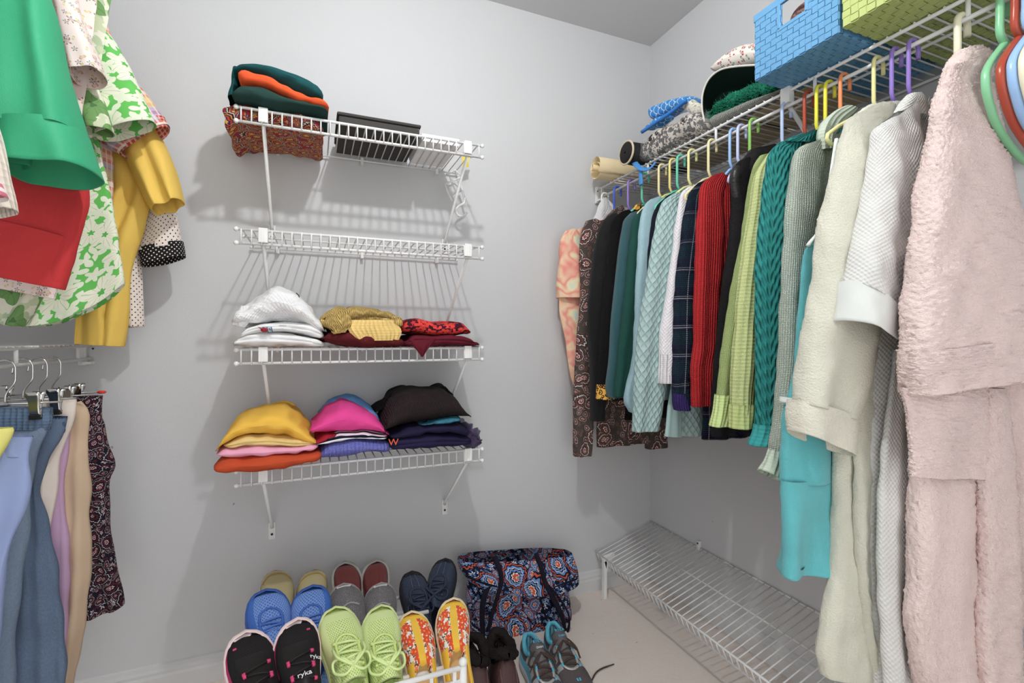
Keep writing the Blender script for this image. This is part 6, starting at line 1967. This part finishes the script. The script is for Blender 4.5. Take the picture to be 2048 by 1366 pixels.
# --- flat things lying on the deck, seen from below through the wires
M_KRAFT = plain('kraft_board', (202, 180, 140), 0.8)
t = thing('kraft_board', 'flat tan board lying on the shelf wires above the sweaters', 'board', (1.29, 1.28, DECK))
box('sheet', -0.10, 0.11, -0.21, 0.16, 0, 0.004, M_KRAFT, t)
t = thing('kraft_folder', 'second tan folder on the shelf wires near the bracket', 'folder', (1.29, 0.93, DECK))
box('sheet', -0.11, 0.11, -0.09, 0.12, 0, 0.006, M_KRAFT, t, bevel=0.001)
box('flap', -0.11, 0.08, -0.08, 0.11, 0.0065, 0.009, M_KRAFT, t)
t = thing('black_portfolio', 'flat black portfolio on the shelf wires under the caps', 'portfolio', (1.25, 1.05, DECK + 0.010))
box('cover', -0.09, 0.13, -0.14, 0.06, 0, 0.008, cloth('black_board', (30, 30, 32), 'woven'), t, bevel=0.002)


# --- clear plastic bag with a lace-print cloth inside
def lace_print():
    t = NT('lace_print')
    d, an, rr, x, y = cell(t, t.uv(), 30)
    m, q = petals(t, d, an, rr, 6, 0.18, 0.48)
    line = t.less(t.math('ABSOLUTE', t.math('SUBTRACT', q, 0.75)), 0.16)
    nz = t.noise(t.uv(), 55, 3.0, 0.65)
    base = t.mix(t.math('GREATER_THAN', nz, 0.5), rgb((52, 50, 50)), rgb((206, 196, 184)))
    base = t.mix(line, base, rgb((26, 26, 28)))
    t.col(base)
    return finish(t)


def clear_plastic():
    t = NT('clear_plastic')
    t.b.inputs['Base Color'].default_value = (0.9, 0.9, 0.9, 1)
    t.b.inputs['Alpha'].default_value = 0.16
    t.rough(0.12)
    t.b.inputs['Specular IOR Level'].default_value = 0.8
    ob = t.obj()
    t.bump(t.noise(ob, 38, 3.0, 0.6, dist=1.5), 0.02)
    return t.m


def plastic_bag():
    Xf = 1.118
    t = thing('clear_plastic_bag', 'crumpled clear plastic bag with black and white lace-print cloth inside', 'bag', Wp(1330, 300, X=Xf))
    blob_x('lace_cloth', lace_print(), [(1264, 305), (1285, 278), (1310, 258), (1345, 236), (1380, 218), (1408, 230)], [(1266, 322), (1290, 316), (1320, 300), (1355, 280), (1390, 265), (1408, 255)], Xf + 0.008, Xf + 0.16, t, 301, wr=0.006, wf=60)
    blob_x('plastic', clear_plastic(), [(1248, 306), (1262, 290), (1290, 268), (1320, 246), (1350, 222), (1372, 205), (1392, 212), (1412, 232)], [(1248, 312), (1264, 328), (1292, 322), (1325, 306), (1360, 286), (1395, 270), (1413, 256)], Xf, Xf + 0.17, t, 302, wr=0.006, wf=80, nx=60, nr=48)
    m = plain('blue_strap', (70, 140, 206), 0.5)
    c = np.array(t.location)
    pipe('blue_strap', [np.array(Wp(px, py, X=x)) - c for px, py, x in ((1276, 316, Xf + 0.04), (1268, 322, Xf - 0.004), (1280, 336, Xf - 0.012), (1298, 338, Xf - 0.006), (1310, 326, Xf + 0.01))], 0.011, m, t, nu=10, n=24, ratio=0.35)
    pipe('strap_end', [np.array(Wp(px, py, X=Xf - 0.008)) - c for px, py in ((1281, 334), (1281, 350), (1282, 370))], 0.011, m, t, nu=10, n=14, ratio=0.35)


plastic_bag()


# --- blue pouch with a fish-scale pattern, leaning on the bag
def scale_print():
    t = NT('fish_scale')
    x, y, _ = t.sep(t.uv())
    s = 46.0
    row = t.math('FLOOR', t.math('MULTIPLY', y, s))
    fx = t.math('SUBTRACT', t.math('FRACT', t.math('ADD', t.math('MULTIPLY', x, s * 0.8), t.math('MULTIPLY', row, 0.5))), 0.5)
    fy = t.math('FRACT', t.math('MULTIPLY', y, s))
    d = t.math('POWER', t.math('ADD', t.math('MULTIPLY', fx, fx), t.math('MULTIPLY', fy, t.math('MULTIPLY', fy, 0.45))), 0.5)
    t.col(t.mix(t.less(t.math('ABSOLUTE', t.math('SUBTRACT', d, 0.5)), 0.05), rgb((52, 134, 206)), rgb((206, 226, 240))))
    return finish(t, 0.5)


def blue_pouch():
    X = 1.175
    t = thing('blue_pouch', 'bright blue fish-scale print pouch lying on the plastic bag', 'pouch', Wp(1330, 240, X=X))
    blob_x('body', scale_print(), [(1290, 216), (1310, 206), (1340, 196), (1372, 190)], [(1296, 236), (1312, 232), (1340, 218), (1374, 206)], X, X + 0.09, t, 305, wr=0.002, nx=24, endtaper=0.06)
    m = plain('blue_binding', (40, 120, 200), 0.5)
    c = np.array(t.location)
    pipe('binding', [np.array(Wp(px, py, X=X - 0.006)) - c for px, py in ((1284, 264), (1310, 246), (1340, 226), (1372, 200))], 0.007, m, t, nu=8, n=20)
    blob_x('lower_fold', scale_print(), [(1288, 250), (1310, 236), (1330, 226)], [(1286, 262), (1310, 250), (1332, 236)], X, X + 0.05, t, 306, nx=14)
    # pale printed tube at its right end
    t2 = thing('printed_tube', 'pale printed paper tube beside the blue pouch', 'tube', Wp(1385, 212, X=X + 0.03))
    a = np.array(Wp(1370, 203, X=X + 0.03)) - np.array(t2.location); b = np.array(Wp(1404, 226, X=X + 0.03)) - np.array(t2.location)
    pipe('tube', [a, b], 0.020, motif('tube_print', (226, 220, 204), [(70, 70, 66), (90, 120, 70)], 60, 3, (0.1, 0.3)), t2, nu=16)


blue_pouch()


# --- caps
def caps():
    Xf = 1.128
    t = thing('knit_beanie', 'grey ribbed knit beanie lying at the shelf edge under the green fur', 'hat', Wp(1480, 230, X=Xf))
    M_GB = cloth('grey_beanie_rib', (134, 136, 130), 'ribv', 0.9, fleck=(170, 170, 162))
    blob_x('brim', M_GB, [(1412, 238), (1425, 226), (1460, 212), (1500, 196), (1540, 184), (1565, 180)], [(1413, 250), (1430, 254), (1465, 240), (1500, 220), (1540, 200), (1565, 188)], Xf, Xf + 0.10, t, 311, wr=0.001, endtaper=0.08, zmin=DECK + 0.001)
    blob_x('crown', M_GB, [(1430, 232), (1470, 212), (1540, 186)], [(1430, 250), (1470, 236), (1540, 200)], Xf + 0.06, Xf + 0.25, t, 312, zmin=DECK + 0.012)
    t = thing('green_fur_piece', 'bright green faux fur trim between beanie and cap', 'fur', Wp(1475, 205, X=Xf + 0.02))
    M_GF = cloth('green_fur', (18, 112, 84), 'terry', 0.35)
    o = blob_x('fur', M_GF, [(1412, 220), (1430, 200), (1460, 182), (1500, 168), (1545, 158)], [(1412, 236), (1440, 220), (1470, 208), (1510, 192), (1550, 184)], Xf + 0.012, Xf + 0.15, t, 313, nx=110, nr=80, rag=0.0026, wr=0.004, wf=70)
    # tufts standing out from it
    r = np.random.RandomState(5)
    parts = []
    c = np.array(t.location)
    for k in range(420):
        u = r.uniform(0.02, 0.98)
        px = 1412 + 130 * u; py = np.interp(u, [0, .2, .5, .8, 1], [226, 206, 186, 170, 164]) + r.uniform(0, 26)
        p = np.array(Wp(px, py, X=Xf + 0.016)) - c
        d = r.normal(size=3) * 0.006 + np.array([-0.008, 0, 0.002])
        parts.append(pipe_data(np.array([p - d * 0.6, p + d * 0.4, p + d + r.normal(size=3) * 0.003]), [0.0011, 0.0008, 0.0003], 3))
    v, f, u = join_data(parts)
    m = mesh('fur_tufts', v, f, M_GF, t, u); m['kind'] = 'stuff'
    # cap: white crown printed with red cherries, dark green brim seen from below
    t = thing('cherry_cap', 'white cap with red cherry print and a dark green under-brim', 'hat', Wp(1470, 150, X=1.14))
    c = np.array(t.location)
    outer = [(1409, 244), (1404, 215), (1406, 185), (1418, 158), (1440, 140), (1470, 133), (1512, 130), (1540, 128)]
    inner = [(1416, 240), (1420, 226), (1432, 210), (1450, 198), (1475, 186), (1500, 176), (1520, 170), (1545, 166)]
    O = linex(outer, 1.125, 40); I = linex(inner, 1.20, 40)
    rows = []
    for k, f in enumerate(np.linspace(0, 1, 12)):
        p = O * (1 - f) + I * f
        p[:, 0] += 0.02 * math.sin(PI * f); p[:, 1] += 0.03 * math.sin(PI * f) * 0.6
        rows.append(p - c)
    rows2 = [p + np.array([0.002, 0.0015, 0.003]) for p in rows]
    P = np.array(rows + rows2[::-1])
    surf('brim', np.transpose(P, (1, 0, 2)), cloth('cap_green', (14, 34, 28), 'woven'), t, closed=True, caps=(True, True))
    pipe('brim_edge', [p - c for p in O], 0.003, plain('cap_piping', (210, 206, 198), 0.7), t, nu=6)
    mc = motif('cherry_print', (232, 224, 214), [(176, 30, 40), (80, 110, 110), (150, 20, 34)], 34, 2, (0.06, 0.3))
    X = 1.21
    T = linex([(1430, 134), (1445, 108), (1470, 88), (1500, 80), (1530, 84), (1552, 110)], X, 24)
    B = linex([(1430, 142), (1470, 140), (1500, 138), (1552, 134)], X, 24)
    rows = []
    for a, b in zip(T, B):
        hz = max(0.006, a[2] - b[2]); ring = []
        for q in np.linspace(0, 2 * PI, 26, endpoint=False):
            ring.append((X + 0.07 * (1 - math.cos(q)) * min(1, hz / 0.05) - 0.02, a[1], b[2] + hz * (0.45 + 0.55 * math.sin(q))))
        rows.append(np.array(ring) - c)
    surf('crown', rows, mc, t, caps=(True, True))


caps()


# --- woven strap baskets
def basket(name, label, y0, y1, x0, x1, z0, z1, colour, colour2, cs, hole):
    t = thing(name, label, 'basket', ((x0 + x1) / 2, (y0 + y1) / 2, z0))
    cx, cy = t.location.x, t.location.y
    hx, hy, H = (x1 - x0) / 2, (y1 - y0) / 2, z1 - z0
    M = plain(name + '_strap', colour, 0.42, spec=0.4)
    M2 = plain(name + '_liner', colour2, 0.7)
    ni = max(4, round(2 * hy / cs)); nj = max(3, round(H / cs)); nk = max(4, round(2 * hx / cs))
    wy, wz, wx = 2 * hy / ni, H / nj, 2 * hx / nk
    hp = 0.0016
    (ha, hb, hz0, hz1) = hole if hole else (9, 9, 9, 9)      # hole in the front face: y and z range, local

    def strip(nm, path, wdir, wid, phase, nrm):
        """flat strap along a list of (point, outward normal, over?) stations"""
        rows = []
        for (p, n, o) in path:
            p = np.array(p); n = np.array(n); w = np.array(wdir)
            q = p + n * (hp if o else -hp)
            g = 0.497 * wid
            rows.append([q - w * g, q + w * g * 0.98, q + w * g * 0.98 - n * 0.0009, q - w * g - n * 0.0009])
        return surf(nm, rows, M, t, closed=True, caps=(True, True), smooth=False)

    def cells(a, b, n, f):      # three stations per cell so that the strap bends between crossings
        out = []
        for k in range(n):
            for u in (0.12, 0.5, 0.88): out.append((a + (b - a) * (k + u) / n, k))
        return out
    # straps that run up the back, under the bottom and up the front
    for i in range(ni):
        y = -hy + wy * (i + 0.5)
        path = []
        inhole = ha < y < hb
        for z, k in reversed(cells(0, H, nj, 0)):
            path.append(((hx, y, z), (1, 0, 0), (i + k) % 2 == 0))
        for x, k in reversed(cells(-hx, hx, nk, 0)):
            path.append(((x, y, 0), (0, 0, -1), (i + k) % 2 == 0))
        for z, k in cells(0, H, nj, 0):
            if inhole and z > hz0: break
            path.append(((-hx, y, z), (-1, 0, 0), (i + k + 1) % 2 == 0))
        strip('strap', path, (0, 1, 0), wy, i, None)
    # straps around the sides
    for k in range(nj):
        z = wz * (k + 0.5)
        segs = [[]]
        for y, i in cells(-hy, hy, ni, 0):
            if ha < y < hb and z > hz0:
                if segs[-1]: segs.append([])
                continue
            segs[-1].append(((-hx, y, z), (-1, 0, 0), (i + k) % 2 == 0))
        for x, i in cells(-hx, hx, nk, 0): segs[-1].append(((x, hy, z), (0, 1, 0), (i + k) % 2 == 0))
        for y, i in reversed(cells(-hy, hy, ni, 0)): segs[-1].append(((hx, y, z), (1, 0, 0), (i + k + 1) % 2 == 0))
        for x, i in reversed(cells(-hx, hx, nk, 0)): segs[-1].append(((x, -hy, z), (0, -1, 0), (i + k) % 2 == 0))
        if len(segs) > 1: segs = [segs[1] + segs[0]]
        else: segs[0].append(segs[0][0])
        for s in segs:
            if len(s) > 1: strip('strap', s, (0, 0, 1), wz, k, None)
    # straps along the bottom and up the ends
    for j in range(nk):
        x = -hx + wx * (j + 0.5)
        path = []
        for z, k in reversed(cells(0, H, nj, 0)): path.append(((x, hy, z), (0, 1, 0), (j + k + 1) % 2 == 0))
        for y, i in reversed(cells(-hy, hy, ni, 0)): path.append(((x, y, 0), (0, 0, -1), (i + j + 1) % 2 == 0))
        for z, k in cells(0, H, nj, 0): path.append(((x, -hy, z), (0, -1, 0), (j + k + 1) % 2 == 0))
        strip('strap', path, (1, 0, 0), wx, j, None)
    # liner inside (open top), with the handle hole left free
    e = 0.004
    parts = []
    def bxp(*a):
        v, f = box_data(*a); parts.append((v, f, [(0, 0)] * 8))
    bxp(-hx + e, hx - e, -hy + e, hy - e, e, e + 0.002)
    bxp(hx - e - 0.002, hx - e, -hy + e, hy - e, e, H)
    bxp(-hx + e, hx - e, -hy + e, -hy + e + 0.002, e, H); bxp(-hx + e, hx - e, hy - e - 0.002, hy - e, e, H)
    if hole:
        bxp(-hx + e, -hx + e + 0.002, -hy + e, ha, e, H); bxp(-hx + e, -hx + e + 0.002, hb, hy - e, e, H); bxp(-hx + e, -hx + e + 0.002, ha, hb, e, hz0)
        for (a, b, c, d) in ((ha - 0.006, ha + 0.002, hz0 - 0.004, hz1), (hb - 0.002, hb + 0.006, hz0 - 0.004, hz1)):
            box('handle_edge', -hx - 0.003, -hx + 0.006, a, b, c, d, M, t, bevel=0.0015)
        box('handle_edge', -hx - 0.003, -hx + 0.006, ha - 0.006, hb + 0.006, hz0 - 0.008, hz0 + 0.001, M, t, bevel=0.0015)
    else: bxp(-hx + e, -hx + e + 0.002, -hy + e, hy - e, e, H)
    v, f, u = join_data(parts)
    mesh('liner', v, f, M2, t, u, smooth=False)
    # rim band
    for (a, b, c, d) in ((-hx - .003, hx + .003, -hy - .003, -hy + .004), (-hx - .003, hx + .003, hy - .004, hy + .003), (-hx - .003, -hx + .005, -hy, hy), (hx - .005, hx + .003, -hy, hy)):
        box('rim', a, b, c, d, H - 0.002, H + 0.016, M, t, bevel=0.002)
    return t


BX0 = 1.036
bz0 = DECK + 0.003
Yn, Yfr = 0.682, 0.892
hA = Wp(1612, 20, X=BX0).y - (Yn + Yfr) / 2; hB = Wp(1560, 55, X=BX0).y - (Yn + Yfr) / 2
hZ = Wp(1560, 56, X=BX0).z - bz0
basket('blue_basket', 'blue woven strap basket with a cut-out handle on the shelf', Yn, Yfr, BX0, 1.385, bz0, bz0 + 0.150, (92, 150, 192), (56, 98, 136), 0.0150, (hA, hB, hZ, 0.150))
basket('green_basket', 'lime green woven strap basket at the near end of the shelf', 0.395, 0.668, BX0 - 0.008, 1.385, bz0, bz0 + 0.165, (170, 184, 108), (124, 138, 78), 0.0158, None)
t = thing('brown_lace_scarf', 'brown and pink lace scarf heaped inside the blue basket', 'scarf', (1.2, 0.79, bz0 + 0.006))
P = []
for k in range(20):
    f = PI * k / 19
    P.append([(-0.14 + 0.28 * 0 + 0.14 * math.sin(f) * math.cos(a) + 0.14, 0.085 * math.sin(f) * math.sin(a), 0.092 - 0.088 * math.cos(f) + 0.012 * math.sin(3 * a) * math.sin(f)) for a in np.linspace(0, 2 * PI, 30, endpoint=False)])
surf('heap', P, blotch('brown_sequin', [(60, 40, 34), (150, 110, 104), (70, 46, 40), (200, 160, 150)], 120), t)
